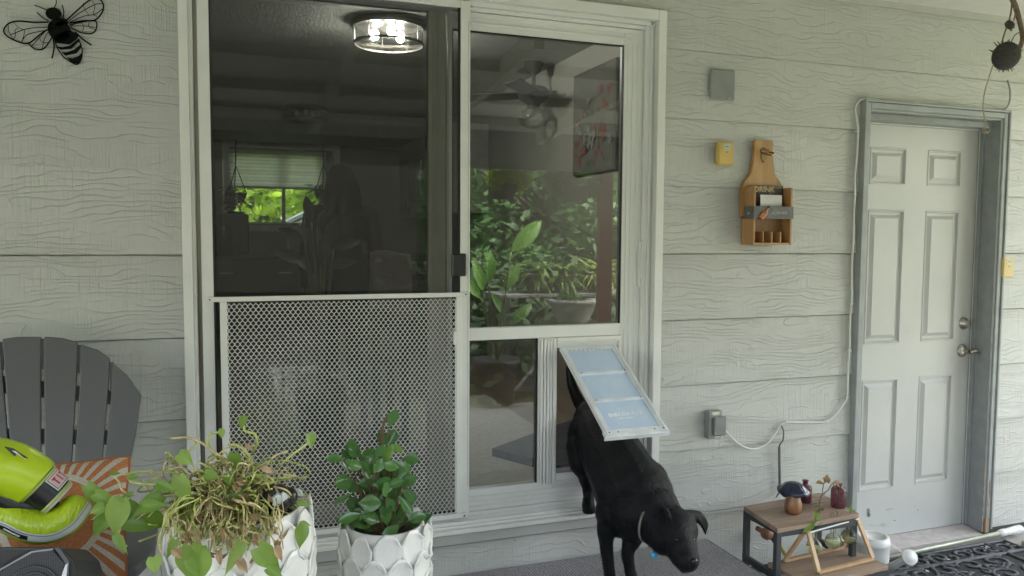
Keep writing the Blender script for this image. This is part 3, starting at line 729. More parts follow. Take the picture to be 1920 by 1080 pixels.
w = MB(); w.tube([Vector((2.185+.012*math.cos(a), yf_-.0036, 1.616+.012*math.sin(a))) for a in [k*math.pi/3 for k in range(7)]], .0009, 4); w.build('print', grp, band)
w = MB(); w.box((2.122, -.0655, 1.642), (2.232, -.0635, 1.690), .0005); tag(w.build('blank_card', plain('white_card', (.70,.68,.67), .6), None), 'blank white card standing in the tray of the wooden bottle rack', 'card')
brz = plain('antique_bronze', (.30,.20,.10), .35, .85)
w = MB()
w.prism([(cxo+x, -.0225, z) for x, z in ((-.008,1.895),(.008,1.895),(.011,1.88),(.014,1.868),(.016,1.855),(.010,1.84),(.006,1.83),(-.006,1.83),(-.010,1.84),(-.016,1.855),(-.014,1.868),(-.011,1.88))], (0, -.003, 0))
w.tube([(cxo-.018,-.03,1.872),(cxo-.02,-.045,1.868),(cxo-.012,-.062,1.86),(cxo+.004,-.068,1.857),(cxo+.02,-.062,1.861),(cxo+.028,-.046,1.87),(cxo+.02,-.032,1.874)], .0042, 8)
w.tube([(cxo-.02,-.028,1.880),(cxo+.02,-.028,1.880)], .006, 8)
w.lathe((cxo,-.0255,1.889), [(0,-.003),(.004,-.002),(.005,0)], 8, (0,1,0)); w.lathe((cxo,-.0255,1.836), [(0,-.003),(.004,-.002),(.005,0)], 8, (0,1,0))
autosmooth(w.build('opener', brz, bo))

# outlet box, cords
ob = empty('outlet_box', (1.95, 0, .70), 'grey covered electrical outlet box low on the siding', 'outlet')
w = MB(); w.box((1.912, -.036, .648), (1.978, -.001, .768), .003); w.build('box', plain('grey_outlet_box', (.30,.31,.30), .45, .2), ob)
w = MB(); w.box((1.930, -.052, .664), (1.990, -.0365, .744), .004); w.build('cover', plain('darker_grey_cover', (.235,.245,.245), .45, .1), ob)
for a_, b_ in (((1.925,-.0385,.752),(1.962,-.0365,.765)), ((1.94,-.0385,.650),(1.975,-.0365,.660))): w = MB(); w.box(a_, b_, .001); w.build('tab', mat['metal'], ob)
def wp(l, y=-.010): return [W(x, yy, y) for x, yy in l]
cable = plain('white_cable_sheath', (.70,.70,.66), .4, var=.06)
w = MB()
pts = [W(1347,790,-.03)]+wp([(1366,815),(1382,830),(1400,840),(1418,841),(1438,832),(1452,815),(1464,797),(1475,791.5),(1500,792),(1520,791.5),(1548,790.5),(1568,776),(1582,757),(1588,746)],-.012)+wp([(1590,700),(1593,650),(1594,600),(1597,560),(1597,500),(1600,455),(1601,400),(1603,365),(1603,330),(1607,290),(1609,246),(1607,225),(1604,205),(1610,190),(1625,184.5),(1645,187),(1670,193),(1722,194),(1760,201),(1800,203),(1850,206)],-.014)
w.tube(spline(pts, 6), .0042, 8)
cab = tag(w.build('white_cable', cable, None, True), 'white cable looping from the outlet box and clipped up around the entry door', 'cable')
w = MB()
for x, y in ((1474,791.5),(1518,792),(1551,790.5),(1588,745),(1594,658),(1597,570),(1600,455),(1603,364),(1608.5,246),(1722,193),(1850,206)):
    p = W(x, y, -.016); w = MB(); w.box((p.x-.007, p.y-.004, p.z-.003), (p.x+.007, -.002, p.z+.003), .001); mesh('clip', w.v, w.f, cable, cab)
w = MB(); w.tube(spline(wp([(1464,797),(1469,808),(1468,825),(1461,838),(1461,870),(1462,900),(1462,922)],-.014)), .0035, 6)
w.tube([W(1461,838,-.014), W(1462,922,-.014)], .006, 6); w.tube([W(1462,922,-.014), W(1455,933,-.03)], [.006,.002], 6)
tag(w.build('dark_cord', plain('dusty_dark_cord', (.13,.13,.125), .6), None, True), 'short dark cord hanging down the siding behind the plant bench', 'cord')
w = MB(); w.tube(spline(wp([(1850,206),(1872,208),(1886,203),(1893,190),(1894,170),(1889,150)],-.012)), .004, 6)
tag(w.build('grey_cord', plain('grey_cord_sheath', (.27,.28,.26), .6), None, True), 'grey cord curving up from the top right corner of the entry door', 'cord')

# ------------------------------------------------------------ dried sunflower heads on a string
SY = -.75
sf = empty('dried_sunflower_bunch', W(1900, 0, SY), 'dark dried sunflower head dangling on a bent stem and twine by the door', 'dried flower')
stemm = plain('dry_brown_stem', (.16,.115,.075), .8, var=.25, scale=60, bump=.3)
w = MB(); w.tube(spline([W(1893,-60,SY),W(1896,-10,SY),W(1905,15,SY),W(1914,50,SY),W(1917,75,SY),W(1908,95,SY),W(1896,100,SY-.01)]), [.010]*4+[.009]*12+[.008]*16+[.0085]*4+[.01], 8); w.build('stem', stemm, sf, True)
w = MB(); w.tube(spline([W(1899,-60,SY),W(1897,10,SY),W(1892,40,SY)]), .003, 6); w.tube(spline([W(1899,-10,SY),W(1904,20,SY),W(1901,38,SY)]), .0028, 6); w.tube(spline([W(1887,52,SY),W(1880,75,SY),W(1882,85,SY)]), .0028, 6)
w.tube(spline([W(1922,58,SY),W(1905,64,SY),W(1896,78,SY)]), .002, 5); w.build('stem', stemm, sf, True)
hd = W(1887, 105, SY); w = MB(); ax = Vector((-.35, -.8, -.25)).normalized()
w.lathe(hd, [(0,.026),(.02,.025),(.036,.019),(.047,.008),(.050,-.004),(.044,-.016),(.028,-.026),(0,-.03)], 28, ax)
t = NT('sunflower_seed_disc'); v = t.coords(); vo = t.n('ShaderNodeTexVoronoi'); vo.inputs['Scale'].default_value = 190; t.l(v, vo.inputs['Vector'])
t.pbr(t.ramp(vo.outputs['Distance'], [(.1, (.02,.019,.018)), (.7, (.055,.05,.045))]), .8, 0, t.bump(vo.outputs['Distance'], .9, .004))
w.build('seed_head', t.m, sf, True)
w = MB(); rr = random.Random(8); X = ax.orthogonal().normalized(); Yv = ax.cross(X)
for k in range(46):
    a = rr.uniform(0, 6.28); dd = X*math.cos(a)+Yv*math.sin(a)
    if dd.x < -.25 and dd.z < .3: continue
    o = hd+dd*.046-ax*.01; l = rr.uniform(.008, .018); tn = ax.cross(dd)*rr.uniform(.002, .004); e = o+dd*l+ax*rr.uniform(-.012, .012)+Vector((rr.uniform(-.004,.004),)*3)
    w.add([o-tn, o+tn, e+tn*.3, e-tn*.3], [(0,1,2,3)])
w.build('bract', plain('crisp_brown_bract', (.20,.12,.085), .8), sf)
w = MB(); h2 = W(1893, 47, SY); w.lathe(h2, [(0,.012),(.012,.011),(.018,.004),(.017,-.006),(.008,-.012),(0,-.013)], 14, (.1,-.8,.5))
for k in range(22):
    a = rr.uniform(0, 6.28); dd = Vector((math.cos(a), 0, math.sin(a))); o = h2+dd*.014; e = o+dd*rr.uniform(.006,.014); tn = Vector((-dd.z,0,dd.x))*.002; w.add([o-tn,o+tn,e+Vector((0,-.004,0))],[(0,1,2)])
w.build('small_seed_head', plain('dark_dried_floret', (.045,.035,.03), .85, var=.4, scale=120), sf)
tw = plain('pale_twine', (.40,.35,.28), .9, var=.2, scale=80)
w = MB(); w.tube(spline([W(1862,122,SY),W(1853,150,SY),W(1846,175,SY),W(1843,200,SY),W(1845,215,SY),W(1848,230,SY),W(1847,238,SY)]), .0022, 6)
c0 = W(1848, 245, SY)
for k in range(9):
    a = k*.7; w.tube([c0+Vector((.011*math.cos(a+q), .008*math.sin(q*1.3), .010*math.sin(a+q)*(.8+.2*math.cos(k)))) for q in [j*.7 for j in range(7)]], .0022, 5)
w.build('twine', tw, sf, True)
def on_plane(px, py, p0, n):
    r = AX*((px-960)/FPX) + AY*(-(py-540)/FPX) + F
    return CAM + r*((Vector(p0)-CAM).dot(n)/r.dot(n))
def leaf(mb, base, d, n, L, Wd, shape='ell', droop=.15, fold=.15, nu=6, wav=0, rr=random):
    base = Vector(base); d = Vector(d).normalized(); n = Vector(n); n = (n-d*n.dot(d))
    if n.length < 1e-3: n = d.orthogonal()
    n.normalize(); s = d.cross(n)
    v = []; f = []
    for i in range(nu+1):
        t = i/nu
        if shape == 'heart': w_ = math.sin(math.pi*min(1, (t+.07))**.62)*(1-t*.12); back = -.10*math.exp(-(t/.08)**2)
        elif shape == 'ob': w_ = math.sin(math.pi*t**1.25)**.75; back = 0
        elif shape == 'lance': w_ = math.sin(math.pi*t**.8)**1.2; back = 0
        else: w_ = math.sin(math.pi*t)**.8; back = 0
        w_ = max(w_, 0)*Wd/2
        c = base + d*(L*t) - n*(droop*L*t*t)
        wv = wav*L*math.sin(t*9+rr.random()*2)
        for k in (-1, -.5, 0, .5, 1):
            v.append(c + s*(w_*k) + n*(fold*w_*abs(k)**1.3 + wv*abs(k)) + d*(back*L*abs(k)))
    for i in range(nu):
        for k in range(4): f.append((i*5+k, i*5+k+1, (i+1)*5+k+1, (i+1)*5+k))
    mb.add(v, f)

# ------------------------------------------------------------ two-tier plant bench
be = empty('plant_bench', (2.18, -.3, 0), 'two-tier wood and black iron plant bench beside the entry door', 'plant stand')
bw = wood('rustic_brown_board', (.20,.135,.095), (.36,.26,.19), .6, (4, 34, 34), .3)
iron = mat['dark_metal'] = plain('slate_iron', (.055,.06,.065), .5, .3)
A, B_, C_, D_ = Vector((1.985,-.19,.4)), Vector((1.952,-.445,.4)), Vector((2.375,-.412,.4)), Vector((2.405,-.155,.4))
w = MB(); w.prism([A, B_, C_, D_], (0, 0, -.018)); w.build('top_board', bw, be)
w = MB(); P1 = [Vector((1.99,-.345,.222)), Vector((2.012,-.556,.222)), Vector((2.425,-.522,.222)), Vector((2.405,-.31,.222))]
w.prism(P1, (0, 0, -.018)); w.build('lower_board', bw, be)
w = MB()
for q in ((1.995,-.20),(1.965,-.43),(2.36,-.40),(2.39,-.17)): w.box((q[0]-.011,q[1]-.011,0),(q[0]+.011,q[1]+.011,.381),.001)
w.box((1.987,-.42,.356),(1.9985,-.21,.3815)); w.box((1.975,-.425,.356),(2.35,-.41,.3815)); w.box((2.37,-.39,.356),(2.382,-.18,.3815)); w.box((2.005,-.19,.356),(2.38,-.178,.3815))
w.box((2.01,-.545,.19),(2.41,-.53,.2035)); 
for q in ((2.025,-.54),(2.41,-.508)): w.box((q[0]-.010,q[1]-.010,0),(q[0]+.010,q[1]+.010,.2035),.001)
w.box((1.975,-.53,.178),(1.99,-.21,.2035)); w.box((2.39,-.50,.178),(2.405,-.18,.2035))
w.build('leg_frame', iron, be)
# things on it
mu = empty('mushroom_ornament', (2.124,-.322,.4), 'glazed dark blue mushroom cap ornament with carved wooden stem on the bench', 'ornament')
c0 = Vector((2.124,-.322,.4)); w = MB()
w.lathe(c0, [(0,.0005),(.026,.0005),(.033,.01),(.036,.025),(.034,.045),(.027,.065),(.024,.08),(.022,.092)], 24); w.build('stem', wood('carved_reddish_wood', (.17,.075,.035), (.33,.16,.075), .35, (50,50,8), .4), mu, True)
cap = MB(); seg = 48; vs = []; prof = [(.0,.128),(.018,.127),(.034,.120),(.044,.108),(.054,.097),(.064,.090),(.060,.082),(.035,.082),(.02,.086)]
for i, (r, h) in enumerate(prof):
    for k in range(seg):
        a = 2*math.pi*k/seg; wv = (.006*math.sin(a*7)+.003*math.sin(a*3+1))*(r/.064)**3; vs.append(c0+Vector((math.cos(a)*(r+wv*.4), math.sin(a)*(r+wv*.4), h+wv)))
fs = [(i*seg+k, (i+1)*seg+k, (i+1)*seg+(k+1)%seg, i*seg+(k+1)%seg) for i in range(len(prof)-1) for k in range(seg)]
cap.add(vs, fs); cap.build('cap', plain('dark_blue_glaze', (.018,.022,.045), .08, var=.5, scale=30), mu, True)
mag = glass_material('maroon_glass', 1.5, (.50,.20,.25), .05)
def magm():
    t = NT('maroon_glass_wall'); t.pbr((.16,.07,.085), .12, 0); tr = t.n('ShaderNodeBsdfTransparent'); tr.inputs[0].default_value = (.66,.40,.44,1)
    mx = t.n('ShaderNodeMixShader'); mx.inputs[0].default_value = .45; t.l(t.p.outputs[0], mx.inputs[1]); t.l(tr.outputs[0], mx.inputs[2]); t.l(mx.outputs[0], t.out.inputs[0]); return t.m
magw = magm()
b1 = empty('maroon_glass_bottle', (2.262,-.229,.4), 'empty maroon glass bottle standing behind the mushroom ornament', 'bottle', 'maroon glass bottles on the bench')
w = MB(); w.lathe((2.262,-.229,.4), [(0,.0005),(.024,.0005),(.027,.004),(.027,.062),(.022,.070),(.011,.074),(.010,.088),(.014,.091),(.013,.093),(.008,.093),(.008,.075)], 24); w.build('glass_body', magw, b1, True)
w = MB(); w.lathe((2.262,-.229,.4), [(0,.002),(.0245,.002),(.0245,.028),(0,.028)], 20); w.build('liquid', plain('dark_pink_liquid', (.22,.08,.10), .2), b1)
b2 = empty('maroon_glass_bottle', (2.352,-.322,.4), 'maroon glass bottle with a drying brown-leaved cutting at the right end of the bench', 'bottle', 'maroon glass bottles on the bench')
w = MB(); o = Vector((2.352,-.322,.4)); w.lathe(o, [(0,.0005),(.027,.0005),(.030,.004),(.030,.072),(.026,.080),(.013,.084),(.012,.096),(.015,.099),(.009,.099),(.009,.086)], 24); w.build('glass_body', magw, b2, True)
ct = empty('dry_cutting', o+Vector((0,0,.1)), 'drying cutting with curled brown leaves arching out of the right maroon bottle', 'plant')
w = MB()
def Wm(x, y, yy=-.34): return W(x, y, yy)
w.tube(spline([o+Vector((0,0,.02)), o+Vector((-.003,0,.095)), Wm(1560,908), Wm(1552,920), Wm(1541,928), Wm(1537,945), Wm(1536,968), Wm(1534,990)]), .0022, 6)
w.tube(spline([Wm(1541,928), Wm(1543,915), Wm(1545,905)]), .0018, 5); w.tube(spline([Wm(1548,925), Wm(1536,932), Wm(1524,931)]), .0016, 5)
w.tube(spline([o+Vector((-.002,0,.09)), Wm(1566,914), Wm(1562,905)]), .0025, 5)
w.build('stem', plain('brown_green_stem', (.16,.12,.07), .6, var=.3, scale=50), ct, True)
w = MB()
for x, y, dx, dz, L in ((1545,907,-.9,.3,.045),(1545,907,.2,.7,.04),(1556,906,-.6,.5,.05),(1560,906,.9,.05,.045),(1566,908,.8,-.4,.03),(1552,908,.1,1,.03)):
    leaf(w, Wm(x,y), (dx,-.15,dz), (0.1,-.5,.9), L, L*.5, 'ob', .2, .5)
w.build('leaves', leaf_material('curled_brown_leaf', [(0,(.24,.13,.05)),(1,(.40,.25,.12))], .5, .2), ct, True)
w = MB()
for x, y, dx, dz, L in ((1536,948,-.9,.2,.03),(1536,952,-.6,-.5,.03),(1537,944,-.5,.7,.028),(1537,956,.6,.1,.02)):
    leaf(w, Wm(x,y), (dx,-.2,dz), (0.1,-.6,.8), L, L*.6, 'ob', .2, .4)
w.build('green_leaves', leaf_material('olive_leaf', [(0,(.10,.10,.03)),(1,(.18,.17,.06))]), ct, True)

# propagation rack: two wooden triangles, rails and three flasks
rk = empty('propagation_rack', (2.22,-.43,.222), 'light wooden triangular rack holding three hanging glass propagation flasks', 'propagation rack')
rw = wood('light_beech', (.40,.24,.12), (.56,.38,.22), .5, (20, 20, 20), .15)
aL, aR = Vector((2.108,-.425,.378)), Vector((2.372,-.400,.392))
fBL, fFL, fFR, fBR = Vector((2.052,-.368,.231)), Vector((2.105,-.50,.231)), Vector((2.40,-.468,.231)), Vector((2.372,-.335,.231))
w = MB()
for a, b in ((aL, fBL), (aL, fFL), (aR, fBR), (aR, fFR)): w.bar(a, b, .011, .017, (1, .08, 0))
w.bar(fFL, fFR, .014, .011); w.bar(fBL, fBR, .014, .011)
w.build('frame', rw, rk)
w = MB(); off = Vector((0, .0, -.012))
w.bar(aL+off+Vector((0,-.018,0)), aR+off+Vector((0,-.018,0)), .003, .005); w.bar(aL+off+Vector((0,.018,0)), aR+off+Vector((0,.018,0)), .003, .005)
w.build('rail', mat['white_metal'], rk)
grn = leaf_material('fresh_green_leaf', [(0,(.10,.20,.03)),(1,(.26,.40,.08))], .35, .35)
def flask(px, label, full, cutting):
    t_ = (px-1510)/90.0; a = aL.lerp(aR, min(max(t_, 0), 1)); c = Vector((a.x, a.y, a.z-.115))
    e = empty('glass_flask', c, label, 'glass flask', 'propagation flasks in the wooden rack')
    w = MB(); r = .031
    prof = [(0,0)]+[(r*math.sin(q), r-r*math.cos(q)) for q in [k*math.pi*.86/9 for k in range(1, 10)]]+[(.0105,.068),(.0105,.113),(.015,.118),(.015,.12)]
    w.lathe(c, prof, 24); w.build('glass_body', mat['clear'], e, True)
    w = MB(); lim = full; pr = [(0,.002)]+[((r-.002)*math.sin(q), r-(r-.002)*math.cos(q)) for q in [k*math.pi/12 for k in range(1, 11)] if r-(r-.002)*math.cos(q) < lim]
    pr.append((0, pr[-1][1])); w.lathe(c, pr, 20); w.build('water', flask_water, e, True)
    return c
t = NT('greenish_water'); t.pbr((.75,.78,.45), .1); tr = t.n('ShaderNodeBsdfTransparent'); tr.inputs[0].default_value = (.93,.95,.80,1); mx = t.n('ShaderNodeMixShader'); mx.inputs[0].default_value = .65
t.l(t.p.outputs[0], mx.inputs[1]); t.l(tr.outputs[0], mx.inputs[2]); t.l(mx.outputs[0], t.out.inputs[0]); flask_water = t.m
f1 = flask(1524, 'left glass flask in the rack with a sprig of pale green leaves', .036, 0)
f2 = flask(1558, 'middle glass flask in the rack half full of greenish water', .044, 1)
f3 = flask(1588, 'right glass flask in the rack with one thin upright cutting', .034, 2)
def sprig(c, label, tips, leaves, m, sm):
    e = empty('plant_cutting', c+Vector((0,0,.1)), label, 'plant cutting')
    w = MB()
    for tp in tips: w.tube(spline([c+Vector((0,0,.012)), c+Vector((.003,0,.06)), c+Vector((0,0,.118))]+[c+Vector(q) for q in tp]), .0016, 5)
    w.build('stem', sm, e, True)
    w = MB()
    for o, dd, L, k in leaves: leaf(w, c+Vector(o), dd, (0,-.6,.8), L, L*k, 'lance', .15, .3)
    if leaves: w.build('leaves', m, e, True)
sm1 = plain('green_stem', (.14,.17,.06), .5); sm2 = plain('brown_stem', (.14,.09,.06), .6)
sprig(f1, 'pale green leafy cutting growing from the left flask', [[(-.004,-.01,.135),(-.012,-.015,.15)]], [((-.01,-.01,.13),(-.8,-.2,-.25),.075,.35),((-.012,-.012,.14),(-.2,-.2,.9),.045,.45),((-.012,-.012,.14),(.35,-.3,.8),.04,.45),((-.01,-.01,.13),(-.5,-.4,.5),.04,.45),((0,0,.12),(.7,-.3,.3),.035,.45)], grn, sm1)
sprig(f2, 'bare brown twisted cutting in the middle flask', [[(-.012,0,.13),(-.016,0,.142),(-.004,0,.147),(.002,0,.13)],[(.012,0,.128),(.02,0,.14),(.012,0,.15)]], [], grn, sm2)
sprig(f3, 'small upright green cutting in the right flask', [[(0,0,.13),(.001,0,.14)]], [((0,0,.13),(.1,-.1,1),.035,.3),((0,0,.13),(-.8,-.1,.5),.028,.3),((0,0,.13),(.8,-.1,.4),.03,.3)], grn, sm1)

# white watering can on the floor
wc = empty('watering_can', (2.66,-.205,0), 'small white watering can with round rose on the floor behind the bench', 'watering can')
wp_ = plain('white_can_plastic', (.72,.72,.70), .35, var=.05)
c0 = Vector((2.66,-.205,0)); w = MB()
w.lathe(c0, [(0,.001),(.062,.001),(.066,.01),(.069,.12),(.070,.16),(.072,.162),(.072,.175),(.067,.195),(.060,.198),(.052,.196),(.050,.190),(.0,.188)], 32)
body = w.build('body', wp_, wc, True)
w = MB(); w.tube([c0+Vector((.01,-.05,.05)), c0+Vector((.03,-.10,.10)), c0+Vector((.055,-.14,.143))], [.022,.016,.014], 14); w.build('spout', plain('grey_spout_plastic', (.42,.43,.42), .4), wc, True)
ax = (CAM-Vector((2.71,-.34,.15))).normalized()*.7+Vector((.15,-.5,.30)); w = MB()
w.lathe(c0+Vector((.056,-.143,.145)), [(.014,-.012),(.030,.004),(.033,.008),(.033,.014),(.030,.016),(.024,.0155),(.023,.0175),(0,.018)], 24, ax); w.build('rose', wp_, wc, True)
w = MB(); w.tube(spline([c0+Vector((.062,-.03,.165)), c0+Vector((.075,-.07,.15)), c0+Vector((.07,-.12,.14))]), .0045, 8, flat=.5)
w.tube(spline([c0+Vector((.06,.03,.19)), c0+Vector((.085,.03,.17)), c0+Vector((.09,.0,.12)), c0+Vector((.07,-.0,.09))]), .007, 8, flat=.5); w.build('handle', wp_, wc, True)
# faucet & hose under the bench
fa = empty('garden_faucet', (2.21,0,.2), 'old copper garden faucet with hose on the wall below the bench', 'faucet')
w = MB(); w.lathe(W(1436,1000,-.06), [(0,-.028),(.017,-.027),(.024,-.016),(.026,.0),(.022,.012),(.012,.022),(.012,.05)], 18, (-.2,1,.15)); w.build('valve_cap', plain('terracotta_copper', (.23,.105,.07), .45, .2, var=.35, scale=40), fa, True)
w = MB(); w.tube([W(1444,1002,-.05), W(1455,1017,-.065), W(1462,1027,-.075)], [.012,.013,.010], 10); w.build('spout', plain('tarnished_brass', (.10,.085,.07), .4, .5), fa, True)
w = MB(); w.tube(spline([W(1462,1022,-.075), W(1470,1035,-.08), W(1478,1050,-.085), W(1492,1085,-.1)]), [.0095]*12+[.008]*7, 10); w.build('hose', plain('yellow_green_hose', (.42,.38,.09), .4), fa, True)

# ------------------------------------------------------------ lawn chair
chn = Vector((0, -1, -.36)).normalized(); chp = Vector((-.53, -.12, 1.2)); chn = Vector((.0, -1, .36)).normalized()
ch = empty('garden_chair', (-.53, -.45, 0), 'dark grey slatted garden chair with a fan-shaped back against the wall', 'chair')
grey = plain('charcoal_resin', (.105,.105,.108), .5, var=.05, scale=4, bump=.08, bscale=200); grey_lit = plain('skylit_resin_arm', (.15,.155,.165), .45, var=.06, scale=5)  # paler copy of the resin for arms and legs, sky light in its colour
def CP(x, y): return on_plane(x, y, chp, chn)
tops = {-2: None}
edges_t = [(-92,668), (-52,648), (-4,637), (5,634), (73,630), (86,630.5), (143,641.5), (153,645), (205,673), (214,681), (262.5,741)]
# each slat: top-left, top-mid.., top-right, bottom-right, bottom-left
sl = [ [(-112,700),(-72,668),(-60,1010),(-78,1010)],
       [(-60,662),(-38,650),(-4,636.5),(16,880),(12,1010),(-42,1010)],
       [(6,635),(35,631),(74,630.5),(73,720),(74,870),(62,1010),(32,1010),(24,870)],
       [(85,630.5),(115,633),(143,641.5),(141,700),(131,870),(118,1010),(88,1010),(86,870),(85,720)],
       [(153,645),(180,655),(203,671),(199,740),(188,870),(172,1010),(135,1010),(142,870),(152,720)],
       [(214,680),(236,703),(262,741),(252,810),(240,870),(212,1010),(182,1010),(198,870),(210,750)] ]
for q in sl:
    cxm = sum(x for x, y in q)/len(q); w = MB(); w.prism([CP(x+(2.6 if x > cxm else -2.6), y) for x, y in q], chn*-.018); o_ = w.build('slat', grey, ch)
    m_ = o_.modifiers.new('soft', 'BEVEL'); m_.width = .004; m_.segments = 2; m_.limit_method = 'ANGLE'
w = MB(); bk = chn*-.0195
for pts in ([(-90,690),(250,736),(248,760),(-90,725)], [(-70,800),(246,806),(243,832),(-70,830)]):
    w.prism([CP(x, y)+bk for x, y in pts], chn*-.02)
w.build('back_brace', grey, ch)
for a, b, c_, d_ in ((76,634,83,690), (145,646,151,698), (205,678,212,732), (-2,640,5,692)):   # plastic webs joining the slat tops
    w = MB(); w.prism([CP(a, b)-chn*.006, CP(c_, b)-chn*.006, CP(c_, d_)-chn*.006, CP(a, d_)-chn*.006], chn*-.010); w.build('slat_web', grey, ch)
w = MB(); w.prism([(-.80,-.42,.40),(-.27,-.42,.40),(-.24,-.95,.46),(-.83,-.95,.46)], (0,0,-.03)); w.build('seat', grey, ch)
w = MB()
w.prism([(-.335,-.64,.645),(-.235,-.655,.645),(-.205,-.56,.645),(-.215,-.26,.645),(-.335,-.22,.645)], (0,0,-.028)); 
o_ = w.build('armrest', grey_lit, ch); m_ = o_.modifiers.new('soft', 'BEVEL'); m_.width = .006; m_.segments = 2
w = MB(); w.prism([(-.93,-.655,.645),(-.83,-.64,.645),(-.83,-.22,.645),(-.95,-.26,.645)], (0,0,-.028)); o_ = w.build('armrest', grey_lit, ch); m_ = o_.modifiers.new('soft', 'BEVEL'); m_.width = .006; m_.segments = 2
for x in (-.325, -.86):
    w = MB(); w.prism([(x,-.62,.616),(x,-.50,.616),(x,-.52,.0),(x,-.60,.0)], (.05,0,0)); w.build('leg', grey_lit, ch)
    w = MB(); w.prism([(x,-.40,.616),(x,-.33,.616),(x,-.18,.0),(x,-.25,.0)], (.05,0,0)); w.build('leg', grey_lit, ch)

# cushion with a printed sun
t = NT('sun_print_fabric'); tc = t.n('ShaderNodeTexCoord'); s_ = t.n('ShaderNodeSeparateXYZ'); t.l(tc.outputs['Object'], s_.inputs[0])
X, Y = s_.outputs['X'], s_.outputs['Y']
rad = t.math('SQRT', t.math('ADD', t.math('MULTIPLY', X, X), t.math('MULTIPLY', Y, Y)))
ang = t.math('ARCTAN2', Y, X); wob = t.math('MULTIPLY', t.noise(t.coords((18,18,18)), 1, 2), .12)
ray = t.math('PINGPONG', t.math('ADD', t.math('MULTIPLY', ang, 76/(2*math.pi)), wob), 1.0)
isray = t.math('GREATER_THAN', ray, .46); out = t.math('GREATER_THAN', rad, .116); disc = t.math('LESS_THAN', rad, .101)
f = t.math('MAXIMUM', disc, t.math('MULTIPLY', isray, out))
weave = t.noise(t.coords(), 260, 2)
org = t.ramp(weave, [(.3, (.34,.115,.04)), (.7, (.50,.20,.08))]); crm = t.ramp(weave, [(.3, (.44,.39,.33)), (.7, (.58,.53,.46))])
mat['sun'] = t.pbr(t.mix(f, crm, org), .85, 0, t.bump(weave, .3, .001))
PC = W(106, 984, -.62); pu = Vector((1, .05, -.02)).normalized(); pn = Vector((.05, -.87, .52)).normalized(); pv = pn.cross(pu).normalized(); pu = pv.cross(pn)
w = MB(); n = 22; hs = .168; top = []; 
def pil(u, v, sgn):
    e = max(abs(u), abs(v)); pin = 1-.07*(1-abs(u)**2)*abs(v)**2-.035*(abs(u)*abs(v))**8; pin2 = 1-.07*(1-abs(v)**2)*abs(u)**2-.035*(abs(u)*abs(v))**8
    th = .065*((1-u**4)*(1-v**4))**.5
    wr = .004*math.sin(u*7+v*3)*math.sin(v*9)*(1-u*u)*(1-v*v)
    return Vector((u*hs*pin2, v*hs*pin, sgn*th+wr))
for sgn in (1, -1):
    vs = [pil(-1+2*i/n, -1+2*j/n, sgn) for j in range(n+1) for i in range(n+1)]
    fs = [(j*(n+1)+i, j*(n+1)+i+1, (j+1)*(n+1)+i+1, (j+1)*(n+1)+i) for j in range(n) for i in range(n)]
    if sgn < 0: fs = [q[::-1] for q in fs]
    w.add(vs, fs)
cu = w.build('throw_cushion', mat['sun'], None, True)
mt = Matrix(((pu.x,pv.x,pn.x,PC.x),(pu.y,pv.y,pn.y,PC.y),(pu.z,pv.z,pn.z,PC.z),(0,0,0,1))); cu.matrix_world = mt
tag(cu, 'square cushion with an orange sun print on cream resting in the grey chair', 'cushion')
w = MB(); ring = [pil(-1+2*i/n, -1, 0) for i in range(n)]+[pil(1, -1+2*i/n, 0) for i in range(n)]+[pil(1-2*i/n, 1, 0) for i in range(n)]+[pil(-1, 1-2*i/n, 0) for i in range(n+1)]
for p in ring: p.z = 0
w.tube(ring, .0042, 6); pc_ = w.build('piping', plain('rust_piping', (.36,.12,.045), .8), None, True); pc_.parent = cu

# boxing gloves
lime = plain('lime_leather', (.42,.55,.015), .32, var=.06, scale=10, bump=.12, bscale=25); blk = plain('black_leather', (.014,.014,.015), .38, bump=.25, bscale=25); whl = plain('white_leather', (.66,.67,.66), .4)
GY = -.86
def G(x, y, dy=0): return W(x, y, GY+dy)
ga = empty('boxing_glove', G(40, 900), 'lime boxing glove lying on top with black cuff and red lettered patch', 'boxing glove', 'lime boxing gloves on the chair')
w = MB(); pts = spline([G(-95,905,.03),G(-60,880,.02),(G(-20,868,.01)),G(15,878),G(48,892),G(70,906)], 6); n_ = len(pts)
w.tube(pts, [.030+.031*math.sin(min(1, (i/(n_-1))*1.5)*math.pi/2) - .008*max(0, i/(n_-1)-.6)/.4 for i in range(n_)], 20); fist = w.build('padding', lime, ga, True)
w = MB(); w.tube(spline([G(66,903),G(82,915),G(106,932)], 6), [.047,.046,.0455,.045,.0445,.044,.0435,.043,.0425,.042,.0418,.0415,.041], 24, False)
w.tube(spline([G(-5,925,-.0),G(30,945,.0),G(70,950,.01)], 6), .026, 10); cf = w.build('cuff', blk, ga, True)
w = MB()
dcf = (G(106,932)-G(82,915)).normalized()
for c_, r_, h in ((G(72,908), .0480, .003), (G(105,931), .0425, .004)): w.lathe(c_, [(r_-.002,-h),(r_+.0005,-h*.6),(r_+.0005,h*.6),(r_-.002,h)], 28, dcf)
w.build('trim_binding', plain('pale_lime_binding', (.42,.50,.16), .5), cf, True)
w = MB(); w.lathe(G(107,933), [(.041,0),(.042,.004),(.037,.006),(.034,.0),(.032,-.03)], 28, dcf); w.build('cuff_lining', plain('pinkish_white_lining', (.62,.56,.55), .6), cf, True)
w = MB(); w.lathe(G(104,930), [(.034,.0),(0,-.002)], 24, dcf); w.build('cuff_opening', mat['black'], cf)
